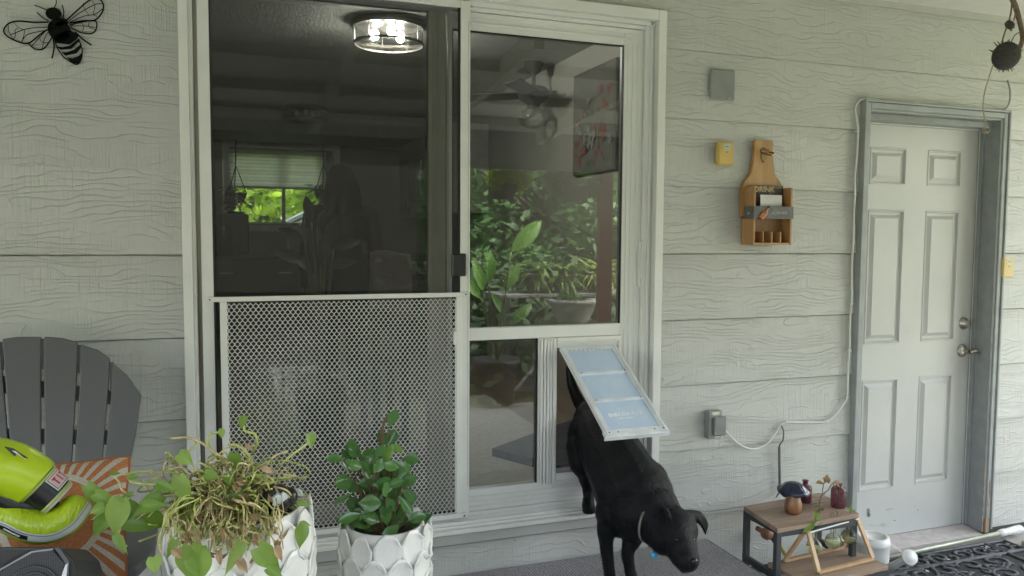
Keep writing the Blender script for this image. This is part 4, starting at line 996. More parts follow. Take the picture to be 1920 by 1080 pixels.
# patch wrapped on the cuff
toC = (CAM-G(90,921)).normalized(); upd = Vector((-dcf.z, 0, dcf.x)); upd = (dcf.cross(toC)).normalized()
if upd.z < 0: upd = -upd
def cuffp(s, a, r): # s metres along, a radians around from camera-facing toward up
    nn = (toC - dcf*toC.dot(dcf)).normalized()
    return G(86,918)+dcf*s+(nn*math.cos(a)+upd*math.sin(a))*r
def patch(s0, s1, a0, a1, r):
    v = []; f = []; m_ = 8
    for i in range(m_+1):
        a = a0+(a1-a0)*i/m_; v += [cuffp(s0, a, r), cuffp(s1, a, r)]
    for i in range(m_): f.append((i*2, i*2+1, i*2+3, i*2+2))
    return v, f
for nm_, s0, s1, a0, a1, r, m_ in (('patch', -.016,.019, .25,1.35,.0478, whl), ('patch_border', -.0135,.0165,.31,1.29,.0482, mat['black']), ('patch_field', -.0122,.0152,.34,1.26,.0486, plain('pink_white_patch', (.66,.52,.53), .4))):
    w = MB(); w.add(*patch(s0, s1, a0, a1, r)); w.build(nm_, m_, cf, True)
w = MB()
red = plain('red_lettering', (.50,.01,.03), .4)
def seg(s0, s1, a0, a1): w.add(*patch(s0, s1, a0, a1, .0492))
aw = .20
for k, ch_ in enumerate('TIT'):                       # T I T reading down around the cuff
    a0 = .45+k*.27
    if ch_ == 'T': seg(-.008, -.004, a0, a0+.22); seg(-.004, .011, a0+.07, a0+.15)
    else: seg(-.008, .011, a0+.07, a0+.15)
w.build('lettering', red, cf, True)
w = MB(); w.prism([G(8,838,-.052),G(24,842,-.053),G(52,860,-.055),G(44,858,-.055),G(30,850,-.054),G(28,856,-.054)], (0,.006,0)); w.build('stripe', blk, fist)
w = MB(); w.prism([G(22,845,-.057),G(28,846,-.057),G(48,862,-.058),G(40,856,-.058),G(30,850,-.057)], (0,.003,0)); w.build('stripe', whl, fist)
gb = empty('boxing_glove', G(90, 990), 'lime boxing glove curled below the other with white side stripe', 'boxing glove', 'lime boxing gloves on the chair')
pts = spline([G(-18,955,.02),G(18,968),G(55,984,-.01),G(92,987,-.012),G(122,974,-.01),G(141,953,.0),G(146,946,.01)], 7); n_ = len(pts)
rads = [.034+.006*math.sin(i/(n_-1)*math.pi)-.004*(i/(n_-1)) for i in range(n_)]; rads[-1] = .012; rads[-2] = .022; rads[-3] = .026; rads[-4] = .028
# creased leather: radial folds on the inner side
w = MB(); w.tube(pts, rads, 32)
for i, p in enumerate(w.v):
    pass
gl = w.build('padding', lime, gb, True)
t = NT('creased_lime_leather'); v = t.coords((42, 20, 10)); t.pbr(t.ramp(t.noise(t.coords(), 10, 3), [(.3, (.40,.53,.014)), (.7, (.46,.60,.02))]), .3, 0, t.bump(t.noise(v, 1.6, 2, .5, 1.0), .55, .010)); gl.data.materials[0] = t.m
def arc_strip(pts, rads, a0, a1, lift, m_=6):
    v = []; f = []; N = None
    for i in range(len(pts)):
        tt = (pts[min(i+1, len(pts)-1)]-pts[max(i-1, 0)]).normalized(); tc_ = (CAM-pts[i]).normalized(); cam_n = (tc_-tt*tc_.dot(tt)).normalized(); dn = tt.cross(cam_n)
        if i < len(pts)/2 and dn.z > 0: dn = -dn
        if N is not None and dn.dot(N) < 0: dn = -dn
        N = dn
        for k in range(m_+1):
            a = a0+(a1-a0)*k/m_; v.append(pts[i]+(cam_n*math.cos(a)+dn*math.sin(a))*(rads[i]+lift))
    for i in range(len(pts)-1):
        for k in range(m_): f.append((i*(m_+1)+k, i*(m_+1)+k+1, (i+1)*(m_+1)+k+1, (i+1)*(m_+1)+k))
    return v, f
w = MB(); w.add(*arc_strip(pts[:-3], rads[:-3], .42, .98, .0010)); w.build('stripe', whl, gl, True)
w = MB(); w.add(*arc_strip(pts[:-3], rads[:-3], .50, .56, .0018, 1)); w.build('stripe_line', plain('grey_line', (.25,.26,.22), .5), gl, True)
w = MB(); w.add(*arc_strip(pts[4:17], rads[4:17], .62, .92, .0020, 4)); w.build('logo_patch', blk, gl, True)
w = MB(); w.add(*arc_strip(pts[9:15], rads[9:15], .70, .80, .0028, 1)); w.build('logo_mark', whl, gl, True)
w = MB(); w.tube(spline([G(-30,930,.03),G(5,932,.02),G(45,946,.012),G(85,954,.012),G(112,944,.015)], 6), [.03]*12+[.022]*6+[.014]*7, 12); w.build('palm_lining', blk, gb, True)

# portable speaker in front
sp = empty('portable_speaker', W(60, 1080, -1.0), 'black portable loudspeaker with perforated grille at the front of the chair', 'speaker')
def S_(x, y, yy=-1.02): return W(x, y, yy)
w = MB(); w.prism([S_(-260,1024),(S_(112,1026)),S_(138,1050),S_(146,1075),S_(146,1260),S_(-260,1260)], (.02,.20,-.085)); o_ = w.build('cabinet', plain('black_speaker_shell', (.028,.029,.032), .4, bump=.3, bscale=300), sp)
m_ = o_.modifiers.new('soft', 'BEVEL'); m_.width = .006; m_.segments = 2
t = NT('perforated_grille'); vo = t.n('ShaderNodeTexVoronoi'); vo.inputs['Scale'].default_value = 230; vo.inputs['Randomness'].default_value = 0
t.l(t.coords((1, .001, 1.0)), vo.inputs['Vector']); t.pbr(t.ramp(vo.outputs['Distance'], [(.30, (.006,.006,.007)), (.42, (.06,.063,.07))]), .4, .3)
w = MB(); w.prism([S_(4,1070,-1.028),S_(60,1036,-1.028),S_(98,1031,-1.028),S_(120,1056,-1.028),S_(116,1200,-1.028),S_(-40,1200,-1.028)], (0,.008,0)); w.build('grille', t.m, sp)
sil = plain('silver_bezel', (.33,.34,.36), .3, .6)
w = MB(); q = [S_(102,1027,-1.03),S_(110,1026,-1.03),S_(130,1053,-1.03),S_(128,1090,-1.03),S_(116,1090,-1.03),S_(122,1056,-1.03)]; w.prism(q, (0,.007,0)); w.build('bezel', plain('dark_bezel', (.09,.095,.105), .35, .4), sp)
w = MB(); w.prism([S_(122,1060,-1.0315),S_(127,1056,-1.0315),S_(124,1085,-1.0315),S_(112,1090,-1.0315)], (0,.001,0)); w.build('light_strip', plain('white_strip', (.62,.64,.67), .3), sp)
w = MB(); w.tube([S_(-1,1069,-1.03), S_(60,1034.5,-1.03), S_(100,1029.5,-1.03)], .0022, 6); w.build('bezel', sil, sp)
w = MB()
for r_ in (.045, .032, .018): w.tube([S_(62,1102,-1.031)+Vector((r_*math.cos(a), 0, r_*math.sin(a))) for a in [k*math.pi/16 for k in range(33)]], .0015, 5)
w.build('cone_ring', plain('grey_cone_ring', (.07,.075,.085), .4), sp, True)
tr_ = plain('dusty_black_tray', (.03,.031,.034), .5)

# ------------------------------------------------------------ planters
cer = plain('white_glazed_ceramic', (.82,.81,.78), .2, var=.06, scale=14, bump=.35, bscale=45)
soil = plain('dark_potting_soil', (.022,.018,.015), .95, var=.6, scale=90, bump=.9, bscale=120)
def planter(c, r, h, label, petals, rows, seed, sub=False):
    e = empty('petal_planter', c, label, 'planter', 'white petal-textured planters')
    c = Vector(c); rr = random.Random(seed)
    def rad(t): return r*(.70+.30*math.sin((.12+.80*t)*math.pi*.78))
    w = MB(); w.lathe(c, [(0, 0)]+[(rad(k/10)-.004, h*k/10) for k in range(11)]+[(rad(1)-.012, h), (rad(1)-.014, h*.90)], 40)
    bd = w.build('body', cer, e, True)
    w = MB()
    for row in range(rows):
        top = h*(1.02-row/(rows)*.98); ph = h*1.42/rows
        for k in range(petals):
            a0 = 2*math.pi*(k+(.5 if row % 2 else 0))/petals+rr.uniform(-.04, .04); wa = 2*math.pi/petals*.515*rr.uniform(.93, 1.04)
            nu, nv = 8, 7; v = []; f = []; tl = rr.uniform(-.006, .006); cup = rr.uniform(.004, .009)
            for j in range(nv+1):
                vv = j/nv                                          # 0 bottom tip, 1 top edge
                wd = max(.05, 1-abs((vv-.60)/.63)**2.4)**.6
                for i in range(nu+1):
                    u = -1+2*i/nu
                    z = top-ph*(1-vv) - .30*ph*(abs(u)**2.6)*vv**3 + .05*ph*math.cos(u*9+k)*vv**6*.3 + tl*vv
                    a = a0+u*wa*wd
                    t_ = max(0, min(1.04, z/h)); lift = .003+.005*vv - cup*(1-u*u)*(.25+.75*math.sin(math.pi*min(1, vv+.1))) + .0032*abs(u)**5 + .003*(vv > .9)+.0009*math.sin(u*11+k*3+vv*8)
                    R_ = rad(t_)+lift+.003; v.append(c+Vector((math.cos(a)*R_, math.sin(a)*R_, z)))
            for j in range(nv):
                for i in range(nu): f.append((j*(nu+1)+i, j*(nu+1)+i+1, (j+1)*(nu+1)+i+1, (j+1)*(nu+1)+i))
            w.add(v, f)
    pt = w.build('petal_relief', cer, e, True); m_ = pt.modifiers.new('thick', 'SOLIDIFY'); m_.thickness = .0045; m_.offset = -1
    w = MB(); w.lathe(c, [(0, h*.90), (r*.5, h*.905), (rad(1)-.013, h*.885)], 30); w.build('soil', soil, e, True)
    return e
def stand(c, r, z0, label):
    e = empty('wire_plant_stand', (c[0], c[1], z0), label, 'plant stand', 'black wire stands under the white planters')
    w = MB(); ringz = c[2]+.05
    w.tube([Vector((c[0]+math.cos(a)*r, c[1]+math.sin(a)*r, ringz)) for a in [k*math.pi/16 for k in range(33)]], .005, 8)
    for k in range(4):
        a = k*math.pi/2+.35; x, y = c[0]+math.cos(a)*r, c[1]+math.sin(a)*r
        w.tube(spline([(x, y, ringz+.025), (x+math.cos(a)*.010, y+math.sin(a)*.010, ringz), (x, y, c[2]-.05), (x+math.cos(a)*.01, y+math.sin(a)*.01, z0)]), .0048, 8)
    w.tube([(c[0]-r*.9, c[1], c[2]-.008), (c[0]+r*.9, c[1], c[2]-.008)], .005, 6); w.tube([(c[0], c[1]-r*.9, c[2]-.008), (c[0], c[1]+r*.9, c[2]-.008)], .005, 6)
    w.build('wire_frame', mat['black'], e, True)
P2 = (.421, -.60, .38); P1_ = (.015, -.86, .50)
planter(P2, .125, .285, 'white petal-textured planter holding the upright glossy green plant', 11, 4, 2)
stand(P2, .132, .202 if False else .0, 'black wire stand under the planter with the glossy green plant')
planter(P1_, .165, .345, 'larger white petal-textured planter holding the dried trailing plant', 12, 4, 5)
stand(P1_, .176, .0, 'black wire stand under the planter with the dried trailing plant')

# black and white rounded figurine on the rim
fg = empty('rounded_figurine', W(522, 935, -.93), 'rounded black figurine with white patch on the rim of the larger planter', 'figurine')
w = MB(); c_ = W(516, 936, -.94); w.ball(c_, (.038, .036, .038), 20, 14); w.ball(W(541,932,-.93), (.022,.02,.024), 14, 10); o_ = w.build('body', plain('glossy_black_stone', (.02,.02,.022), .25, var=.8, scale=30), fg, True)
w = MB(); c2 = W(523, 936, -.982)
pp = [(514,932),(520,927),(526,929),(531,924),(538,929),(540,934),(534,938),(530,942),(522,945),(518,949),(511,948),(513,941),(510,936)]
w.prism([W(x, y, -.982) for x, y in pp], (0, .012, 0)); w.build('white_patch', plain('white_patch_paint', (.72,.78,.80), .5), o_)

# glossy upright plant
pe = empty('glossy_green_plant', (P2[0], P2[1], P2[2]+.26), 'upright plant with round glossy dark green leaves in the smaller planter', 'plant')
LV = [(935,285,-70,95,60,0),(905,390,-100,85,50,0),(920,395,-60,95,60,1),(945,300,50,60,28,1),(745,455,-95,95,62,0),(755,450,-150,70,55,0),(745,520,-130,80,62,1),(800,450,-20,60,45,0),(770,500,-40,90,58,1),
      (905,490,-75,115,55,2),(935,395,10,75,42,2),(960,470,30,95,55,0),(905,535,0,125,82,0),(835,580,-120,65,50,1),(745,570,180,98,82,0),(850,590,10,110,82,0),(830,610,-170,120,64,0),(980,600,-50,80,58,1),(925,650,-20,95,70,0),(1000,610,40,95,48,1),
      (770,690,0,110,82,0),(985,650,55,115,50,0),(790,750,175,115,52,0),(905,740,150,120,80,0),(870,790,185,120,50,0),(925,810,-92,95,55,0),(950,800,-60,110,55,1),(960,805,-5,110,46,0),(745,640,160,100,30,0),(880,550,-110,80,60,0),(870,640,-80,80,60,0),(900,700,-60,80,55,0),(830,740,-120,80,55,0),(960,560,-10,80,60,1),(800,520,-80,60,50,1),(850,510,-100,60,55,0)]
rr = random.Random(21)
for k in range(16): LV.append((rr.uniform(720, 1060), rr.uniform(760, 835), rr.choice((180, 0))+rr.uniform(-35, 35), rr.uniform(85, 125), rr.uniform(50, 68), k % 4 == 0))
for k in range(52): LV.append((rr.gauss(872, 88), rr.uniform(430, 800), rr.uniform(-170, 20), rr.uniform(65, 100), rr.uniform(48, 68), 0 if k % 3 else 1))
wd, wl = MB(), MB(); ws = MB(); base0 = Vector((P2[0], P2[1], P2[2]+.25))
for x, y, a, L, Wd, br in LV:
    X, Yp = 400+x/2.842, 700+y/2.842; yy = P2[1]+rr.uniform(-.07, .05); b_ = W(X, Yp, yy); k = (yy-CAM.y)/FPX*1.02
    L *= k/2.842; Wd *= k/2.842*1.08; ar = R(a); d = Vector((math.cos(ar), rr.uniform(-.45, .1), -math.sin(ar))); nn = Vector((rr.uniform(-.35,.35), -.8, rr.uniform(.1, .75)))
    leaf(wl if br == 2 else wd, b_, d, nn, L*1.12, Wd, 'ob', rr.uniform(.02, .22), rr.uniform(.12, .35), 8)
    q = base0.lerp(b_, .5)+Vector((0, 0, -.01)); ws.tube(spline([base0+Vector((rr.uniform(-.03,.03), rr.uniform(-.02,.02), 0)), q, b_]), .002, 5)
def gl_leaf(name, a, b): 
    m = leaf_material(name, [(0, a), (1, b)], .16, .12, 12); return m
wd.build('leaves', gl_leaf('glossy_dark_leaf', (.04,.12,.03), (.12,.26,.065)), pe, True)
wl.build('young_leaves', gl_leaf('glossy_young_leaf', (.10,.22,.03), (.16,.30,.05)), pe, True)
ws.tube(spline([base0, W(705,900,P2[1]), W(712,860,P2[1]), W(718,800,P2[1]), W(727,780,P2[1])]), [.005]*18+[.004]*7, 8)
ws.build('stems', plain('reddish_green_stem', (.11,.07,.035), .5, var=.4, scale=60), pe, True)

# tangled, half dried trailing plant
PY = -.88
tp = empty('dried_trailing_plant', (P1_[0], P1_[1], P1_[2]+.32), 'sprawling half-dried trailing plant with tangled yellow stems and a few green leaves', 'plant')
rr = random.Random(5)
sg, sb = MB(), MB()
def q4(x, y): return 160+x/3.374, 760+y/3.374
def T4(x, y, dy=0): a, b = q4(x, y); return W(a, b, PY+dy)
fixed = [[(540,210),(650,205),(740,240),(820,300),(920,360),(990,410)], [(880,170),(800,180),(775,230),(800,290),(870,350),(960,400)], [(1000,90),(1010,160),(1070,180),(1085,240),(1060,300)],
 [(1420,220),(1380,260),(1300,320),(1230,380)], [(1040,400),(1130,380),(1200,320),(1280,290)], [(1080,510),(1180,470),(1290,455),(1380,455),(1420,430),(1390,390),(1290,355),(1180,350),(1080,390)],
 [(1080,520),(1180,490),(1300,460),(1390,460)], [(250,440),(330,420),(470,420),(600,435),(700,520),(780,560)], [(170,440),(210,480),(230,530),(265,560)], [(270,460),(310,490),(400,500),(520,510),(640,540)], [(640,390),(580,400),(540,440),(600,480),(700,540)],
 [(650,370),(640,310),(700,250),(690,220)], [(630,480),(660,440),(730,420),(790,440),(830,500)], [(840,590),(900,600),(960,560),(1040,520)], [(530,840),(510,780),(540,700),(620,640),(700,580)], [(570,850),(540,800),(540,740),(600,660),(680,600)],
 [(680,660),(690,740),(730,800),(780,820)], [(900,640),(950,710),(1030,760),(1120,770),(1170,740)], [(1060,630),(1020,690),(960,730),(900,780)], [(1080,600),(1150,570),(1230,580),(1290,640),(1350,670)], [(1350,780),(1290,740),(1220,690),(1120,640),(1020,600)],
 [(1200,760),(1210,820),(1260,850),(1320,840),(1360,790)], [(700,860),(740,830),(820,830),(900,850),(920,900)], [(1080,780),(1060,860),(1060,960),(1080,1080)], [(230,760),(200,840),(210,890),(260,890)], [(340,860),(420,830),(500,800),(580,760)], [(430,1030),(470,1000),(560,990),(620,960)],
 [(900,250),(960,250),(1010,290),(1050,350),(1060,420)], [(740,380),(830,320),(900,270),(990,260)], [(760,380),(850,370),(900,400),(910,450)], [(510,300),(540,320),(550,370)], [(840,500),(850,560),(845,600)], [(380,700),(470,670),(560,640),(650,600)], [(300,640),(400,600),(520,570),(620,560)]]
for k, L in enumerate(fixed):
    dy = rr.uniform(-.06, .07); P = [T4(x, y, dy+.03*math.sin(i*1.3+k)) for i, (x, y) in enumerate(L)]
    (sg if k % 4 else sb).tube(spline(P, 6), rr.uniform(.0021, .0034), 6)
pl_q = []
cx_, cy_ = q4(860, 560)
for k in range(110):
    a = rr.uniform(0, 6.28); rad_ = rr.uniform(.15, 1)**.7; x = 860+math.cos(a)*rad_*430; y = 610+math.sin(a)*rad_*(260 if x < 1000 else 190) + 50*abs(math.cos(a))
    fw = -.14*max(0, min(1, (y-640)/150)); P = [T4(x, y, fw+rr.uniform(-.13, .09))]; hd_ = rr.uniform(0, 6.28); st__ = rr.uniform(40, 90)
    for j in range(rr.randint(3, 6)):
        hd_ += rr.uniform(-.75, .75); x += math.cos(hd_)*st__; y += math.sin(hd_)*st__*.8
        dx, dy_ = (x-860)/520, (y-600)/300
        if dx*dx+dy_*dy_ > 1: hd_ += 2.0
        P.append(T4(x, y, -.14*max(0, min(1, (y-640)/150))+rr.uniform(-.12, .08)))
    (sg if k % 5 < 2 else sb).tube(spline(P, 4), rr.uniform(.0011, .0024), 5)
for k in range(190):                                   # long arching runners from the crown of the plant
    a = rr.uniform(-.35, math.pi+.5); x0, y0_ = 860+rr.uniform(-160, 180), 640+rr.uniform(-90, 60); L = rr.uniform(120, 330); ex, ey = x0+math.cos(a)*L*1.15, y0_-math.sin(a)*L*.85
    ex = min(max(ex, 420), 1330); s_ = rr.choice((-1, 1)); fw = -.12 if ey > 640 else 0
    P = [T4(x0, y0_, rr.uniform(-.08, .05)), T4((x0*2+ex)/3+s_*rr.uniform(0, 60), (y0_*2+ey)/3-rr.uniform(20, 90), rr.uniform(-.1, .06)), T4((x0+ex*2)/3+s_*rr.uniform(0, 70), (y0_+ey*2)/3-rr.uniform(20, 90), fw+rr.uniform(-.1, .06)), T4(ex, ey+rr.uniform(0, 40), fw+rr.uniform(-.1, .06))]
    if rr.random() < .6: P.append(T4(ex+rr.uniform(-30, 60)*s_, ey+rr.uniform(60, 130), fw-.04))
    (sg if k % 3 else sb).tube(spline(P, 6), rr.uniform(.0010, .0022), 6)
for k in range(60):                                    # runners spilling over the rim
    x = rr.uniform(470, 1180); y = rr.uniform(690, 800); P = [T4(x, y-90, -.06), T4(x, y, -.16)]; s_ = rr.choice((-1, 1))*rr.uniform(8, 40)
    for j in range(rr.randint(2, 5)): x += s_*(1-j*.3)+rr.uniform(-12, 12); y += rr.uniform(25, 60); P.append(T4(x, y, -.20+rr.uniform(-.02,.02)))
    (sg if k % 3 else sb).tube(spline(P, 5), rr.uniform(.0010, .0022), 5)
    if k % 2: pl_q.append((x, y, rr.uniform(-150, -30), rr.uniform(50, 115), rr.uniform(32, 70)))
for k in range(26):                                    # wisps hanging over the pot
    x = rr.uniform(520, 1250); y = rr.uniform(560, 700); P = [T4(x, y, -.13)]
    for j in range(4): x += rr.uniform(-30, 30); y += rr.uniform(30, 95); P.append(T4(x, y, -.18-.01*j+rr.uniform(-.03,.03)))
    sb.tube(spline(P, 4), rr.uniform(.0009, .0018), 4)
sg.build('green_stems', plain('yellow_green_stem', (.50,.55,.17), .5, var=.35, scale=25), tp, True)
sb.build('dry_stems', plain('straw_dry_stem', (.62,.52,.28), .7, var=.4, scale=25), tp, True)
def pl_(mb, x, y, a, L, Wd, shape='heart', droop=.2, fold=.25, nz=.4, wav=0, dy=None):
    yy = PY+(rr.uniform(-.14, -.06) if dy is None else dy)-.16*max(0, min(1, (y-650)/150))*(x > 420); a_, b_ = q4(x, y); k = (yy-CAM.y)/FPX/3.374*1.02
    ar = R(a); leaf(mb, W(a_, b_, yy), (math.cos(ar), rr.uniform(-.3, .05), -math.sin(ar)), (rr.uniform(-.3,.3), -.8, nz), L*k*1.15, Wd*k*1.15, shape, droop, fold, 9, wav, rr)
gl_ = MB()
for q in ((10,510,55,200,75),(210,600,95,190,120),(225,700,20,240,130),(480,570,150,170,90),(590,310,40,100,75),(590,450,75,190,90),(985,560,175,120,55),(700,900,95,230,200),(1000,850,120,210,75),(1090,900,50,190,120),(1380,760,105,130,80),(1420,180,80,85,60),
          (1000,70,100,70,50),(865,150,95,55,38),(150,690,170,90,55),(190,820,60,120,50),(130,700,120,130,80),(260,620,60,150,90),(330,760,-10,140,80),(60,560,30,120,70),(400,690,30,120,70),(570,850,115,110,50),(430,960,80,90,80),(700,860,80,90,50),(540,640,10,150,80),(300,560,170,60,30),(200,575,70,90,40),(160,430,0,50,25),(270,455,0,60,30),(1340,620,10,90,30),(1360,750,10,60,40),(900,430,80,80,50),(940,300,85,110,70),(760,430,20,80,60),(1150,1030,30,100,60),(650,980,60,120,60),(120,640,160,80,60),(450,500,20,110,60),(360,640,0,130,70)):
    pl_(gl_, *q)
t = leaf_material('trailing_green_leaf', [(0,(.12,.22,.03)),(.5,(.20,.33,.05)),(1,(.34,.46,.12))], .32, .3, 30); gl_.build('leaves', t, tp, True)
for q in pl_q: pl_(gl_, *q, fold=.5, droop=.35)
for k in range(46):
    pl_(gl_, rr.uniform(330, 1250), rr.uniform(420, 1010), rr.uniform(0, 360), rr.uniform(45, 110), rr.uniform(28, 62), fold=.45, droop=.4)
dl = MB()
for q in ((960,480,20,110,70),(760,620,40,130,90),(920,640,10,110,70),(1040,700,20,130,60),(1200,900,60,140,80),(960,980,50,150,90),(640,800,70,130,80),(1010,260,20,80,50),(1120,400,20,130,60),(560,900,60,130,80),(870,780,90,120,50),(840,930,80,120,60),(1230,860,110,120,70),(1000,720,100,90,50),(700,700,60,110,60),(1140,640,10,120,60),(1010,560,80,110,60),(830,690,60,90,60)):
    pl_(dl, q[0], q[1], q[2], q[3]*.68, q[4]*.6, wav=.12, fold=1.1, droop=.6)
for k in range(60): pl_(dl, rr.uniform(600,1250), rr.uniform(420,1000), rr.uniform(0,360), rr.uniform(30,75), rr.uniform(12,30), wav=.12, fold=1.2, droop=.7, dy=rr.uniform(-.14,.06))
dl.build('dead_leaves', leaf_material('crinkled_tan_leaf', [(0,(.24,.14,.07)),(.5,(.42,.28,.16)),(1,(.58,.44,.29))], .7, .2, 60), tp, True)
from mathutils.bvhtree import BVHTree
def organic(name, parts, mat_, voxel, smooth_it=6, parent=None, disp=None):
    """one continuous skin grown over tapered limbs and ellipsoids"""
    w = MB()
    for p in parts:
        if p[0] == 'e': w.ball(p[1], p[2], 20, 14, p[3] if len(p) > 3 else None)
        elif p[0] == 'm': w.add(p[1], p[2])
        else:
            pts = spline(p[1], 5) if len(p[1]) > 2 else [Vector(p[1][0]).lerp(Vector(p[1][1]), i/6) for i in range(7)]
            rs = p[2]; n = len(pts); m = len(rs)
            rr_ = []
            for i in range(n):
                q = i/(n-1)*(m-1); k = min(int(q), m-2); t_ = q-k; t_ = t_*t_*(3-2*t_); rr_.append(rs[k]*(1-t_)+rs[k+1]*t_)
            w.tube(pts, rr_, 16); w.ball(pts[0], rr_[0], 16, 10); w.ball(pts[-1], rr_[-1], 16, 10)
    me = bpy.data.meshes.new(name); me.from_pydata([tuple(v) for v in w.v], [], w.f)
    o = bpy.data.objects.new(name, me); col.objects.link(o)
    m_ = o.modifiers.new('r', 'REMESH'); m_.mode = 'VOXEL'; m_.voxel_size = voxel; m_.use_smooth_shade = True
    s_ = o.modifiers.new('s', 'SMOOTH'); s_.factor = .5; s_.iterations = smooth_it
    dg = bpy.context.evaluated_depsgraph_get(); dg.update()
    new = bpy.data.meshes.new_from_object(o.evaluated_get(dg)); bpy.data.objects.remove(o)
    new.materials.clear(); new.materials.append(mat_)
    new.polygons.foreach_set('use_smooth', [True]*len(new.polygons))
    r = bpy.data.objects.new(name, new); col.objects.link(r)
    if parent: r.parent = parent; r.location = -Vector(parent.location) if not parent.parent else (0, 0, 0)
    return r
# ------------------------------------------------------------ dog
dog = empty('dog', (1.36, -.28, .2), 'black short-haired dog stepping down out through the pet door with its nose lowered', 'dog')
t = NT('black_fur'); v = t.coords((70, 70, 26)); nz = t.noise(v, 2.5, 4, .65, .4); big = t.noise(t.coords(), 9, 3)
cc = t.ramp(t.math('ADD', t.math('MULTIPLY', nz, .5), t.math('MULTIPLY', big, .5)), [(.35, (.0016,.0019,.0026)), (.7, (.0045,.0052,.0068))])
t.pbr(cc, .44, 0, t.bump(nz, .6, .007)); t.p.inputs['Specular IOR Level'].default_value = .2; t.p.inputs['Sheen Weight'].default_value = .03; t.p.inputs['Sheen Roughness'].default_value = .4; t.p.inputs['Sheen Tint'].default_value = (.6,.68,.8,1)
mat['fur'] = t.m
def D3(x, y, yy): return W(x, y, yy)
parts = [
 ('t', [D3(1118,792,.03), D3(1132,826,-.07), D3(1158,872,-.17), D3(1182,918,-.26), D3(1194,952,-.32)], [.098, .114, .128, .140, .122]),
 ('e', D3(1212,905,-.26), (.085,.09,.09)),
 ('e', D3(1168,958,-.29), (.095,.085,.10)),
 ('e', D3(1098,822,.01), (.075,.08,.105)),
 ('t', [D3(1094,838,-.01), D3(1092,866,-.035), D3(1099,893,-.02), D3(1103,920,-.02), D3(1104,941,-.035)], [.072, .056, .034, .024, .022]),
 ('t', [D3(1102,938,-.03), D3(1103,950,-.055)], [.022, .022]),
 ('t', [D3(1150,820,.05), D3(1160,870,.03), D3(1166,905,.04), D3(1165,930,.02)], [.075, .055, .032, .024]),
 ('t', [D3(1200,930,-.30), D3(1222,960,-.37), D3(1244,985,-.43)], [.128, .108, .092]),
 ('e', D3(1264,994,-.475), (.086,.082,.080)),
 ('e', D3(1247,1006,-.47), (.062,.064,.066)),
 ('t', [D3(1268,1002,-.50), D3(1278,1028,-.545), D3(1287,1048,-.58)], [.070, .056, .046]),
 ('e', D3(1296,1053,-.60), (.029,.028,.023)),
 ('t', [D3(1258,1018,-.50), D3(1272,1045,-.55), D3(1283,1063,-.575)], [.042, .030, .022]),
 ('e', D3(1294,1003,-.505), (.018,.020,.014)), ('e', D3(1264,1004,-.54), (.018,.018,.012)),
 ('t', [D3(1146,960,-.285), D3(1137,990,-.29), D3(1137,1025,-.295), D3(1141,1060,-.30), D3(1144,1083,-.30)], [.062, .036, .025, .0225, .022]),
 ('t', [D3(1196,980,-.32), D3(1186,1010,-.325), D3(1177,1035,-.325), D3(1180,1062,-.325), D3(1184,1080,-.33)], [.060, .036, .025, .0215, .022]),
 ('t', [D3(1104,778,.05), D3(1088,758,.09), D3(1074,728,.15), D3(1068,700,.21), D3(1066,676,.25)], [.034, .026, .021, .016, .009]),
]
def paw(c, d, up=Vector((0,0,1))):
    d = Vector(d).normalized(); s = d.cross(up).normalized(); c = Vector(c)
    out = [('e', c, (.026,.030,.018))]
    for k in (-1.5, -.5, .5, 1.5):
        out.append(('t', [c+s*.010*k+up*.002, c+s*.013*k+d*(.024+.004*(abs(k) < 1))-up*.004], [.0115, .0105]))
    return out
p1 = D3(1144,1090,-.305); p1.z = .218; p2 = D3(1184,1086,-.335); p2.z = .218
parts += paw(p1+Vector((0,-.01,0)), (.45,-1,0)) + paw(p2+Vector((0,-.01,0)), (.45,-1,0))
hp = D3(1103,948,-.045); parts += paw(hp, (-.1,-.75,-.6), Vector((0,-.6,.8)))
# ears: folded flaps
def ear(pts, th):
    P = [Vector(p) for p in pts]; n = len(P); c = sum(P, Vector())/n; nn = Vector()
    for i in range(n): nn += P[i].cross(P[(i+1) % n])
    nn.normalize(); v = P+[p+nn*th for p in P]; f = [tuple(range(n))[::-1], tuple(range(n, 2*n))]+[(i, (i+1)%n, n+(i+1)%n, n+i) for i in range(n)]
    return ('m', v, f)
parts += [('t', [D3(1290,966,-.47), D3(1308,966,-.465), D3(1320,973,-.475)], [.020,.017,.010]),
          ('t', [D3(1316,972,-.475), D3(1324,982,-.49), D3(1323,1003,-.50)], [.011,.009,.004]),
          ('t', [D3(1306,970,-.475), D3(1316,984,-.49), D3(1322,998,-.50)], [.012,.008,.005]),
          ('t', [D3(1252,962,-.535), D3(1244,955,-.52), D3(1238,958,-.50)], [.010,.011,.010]),
          ('t', [D3(1246,956,-.535), D3(1253,966,-.555), D3(1258,978,-.560)], [.010,.010,.005])]
body = organic('body', parts, mat['fur'], .0052, 5, dog)
bm_v = [v.co.copy() for v in body.data.vertices]; bvh = BVHTree.FromPolygons(bm_v, [tuple(p.vertices) for p in body.data.polygons])
def hitpx(x, y):
    r = (AX*((x-960)/FPX)+AY*(-(y-540)/FPX)+F).normalized(); h = bvh.ray_cast(CAM, r); return (h[0], h[1]) if h[0] else (D3(x, y, -.5), -r)
gls = plain('wet_black_eye', (.006,.0055,.005), .04)
for x, y in ((1301,1011), (1268,1011)):
    h, n_ = hitpx(x, y); w = MB(); w.ball(h-n_*.0045, .0075, 14, 10); e_ = w.build('eye', gls, body, True)
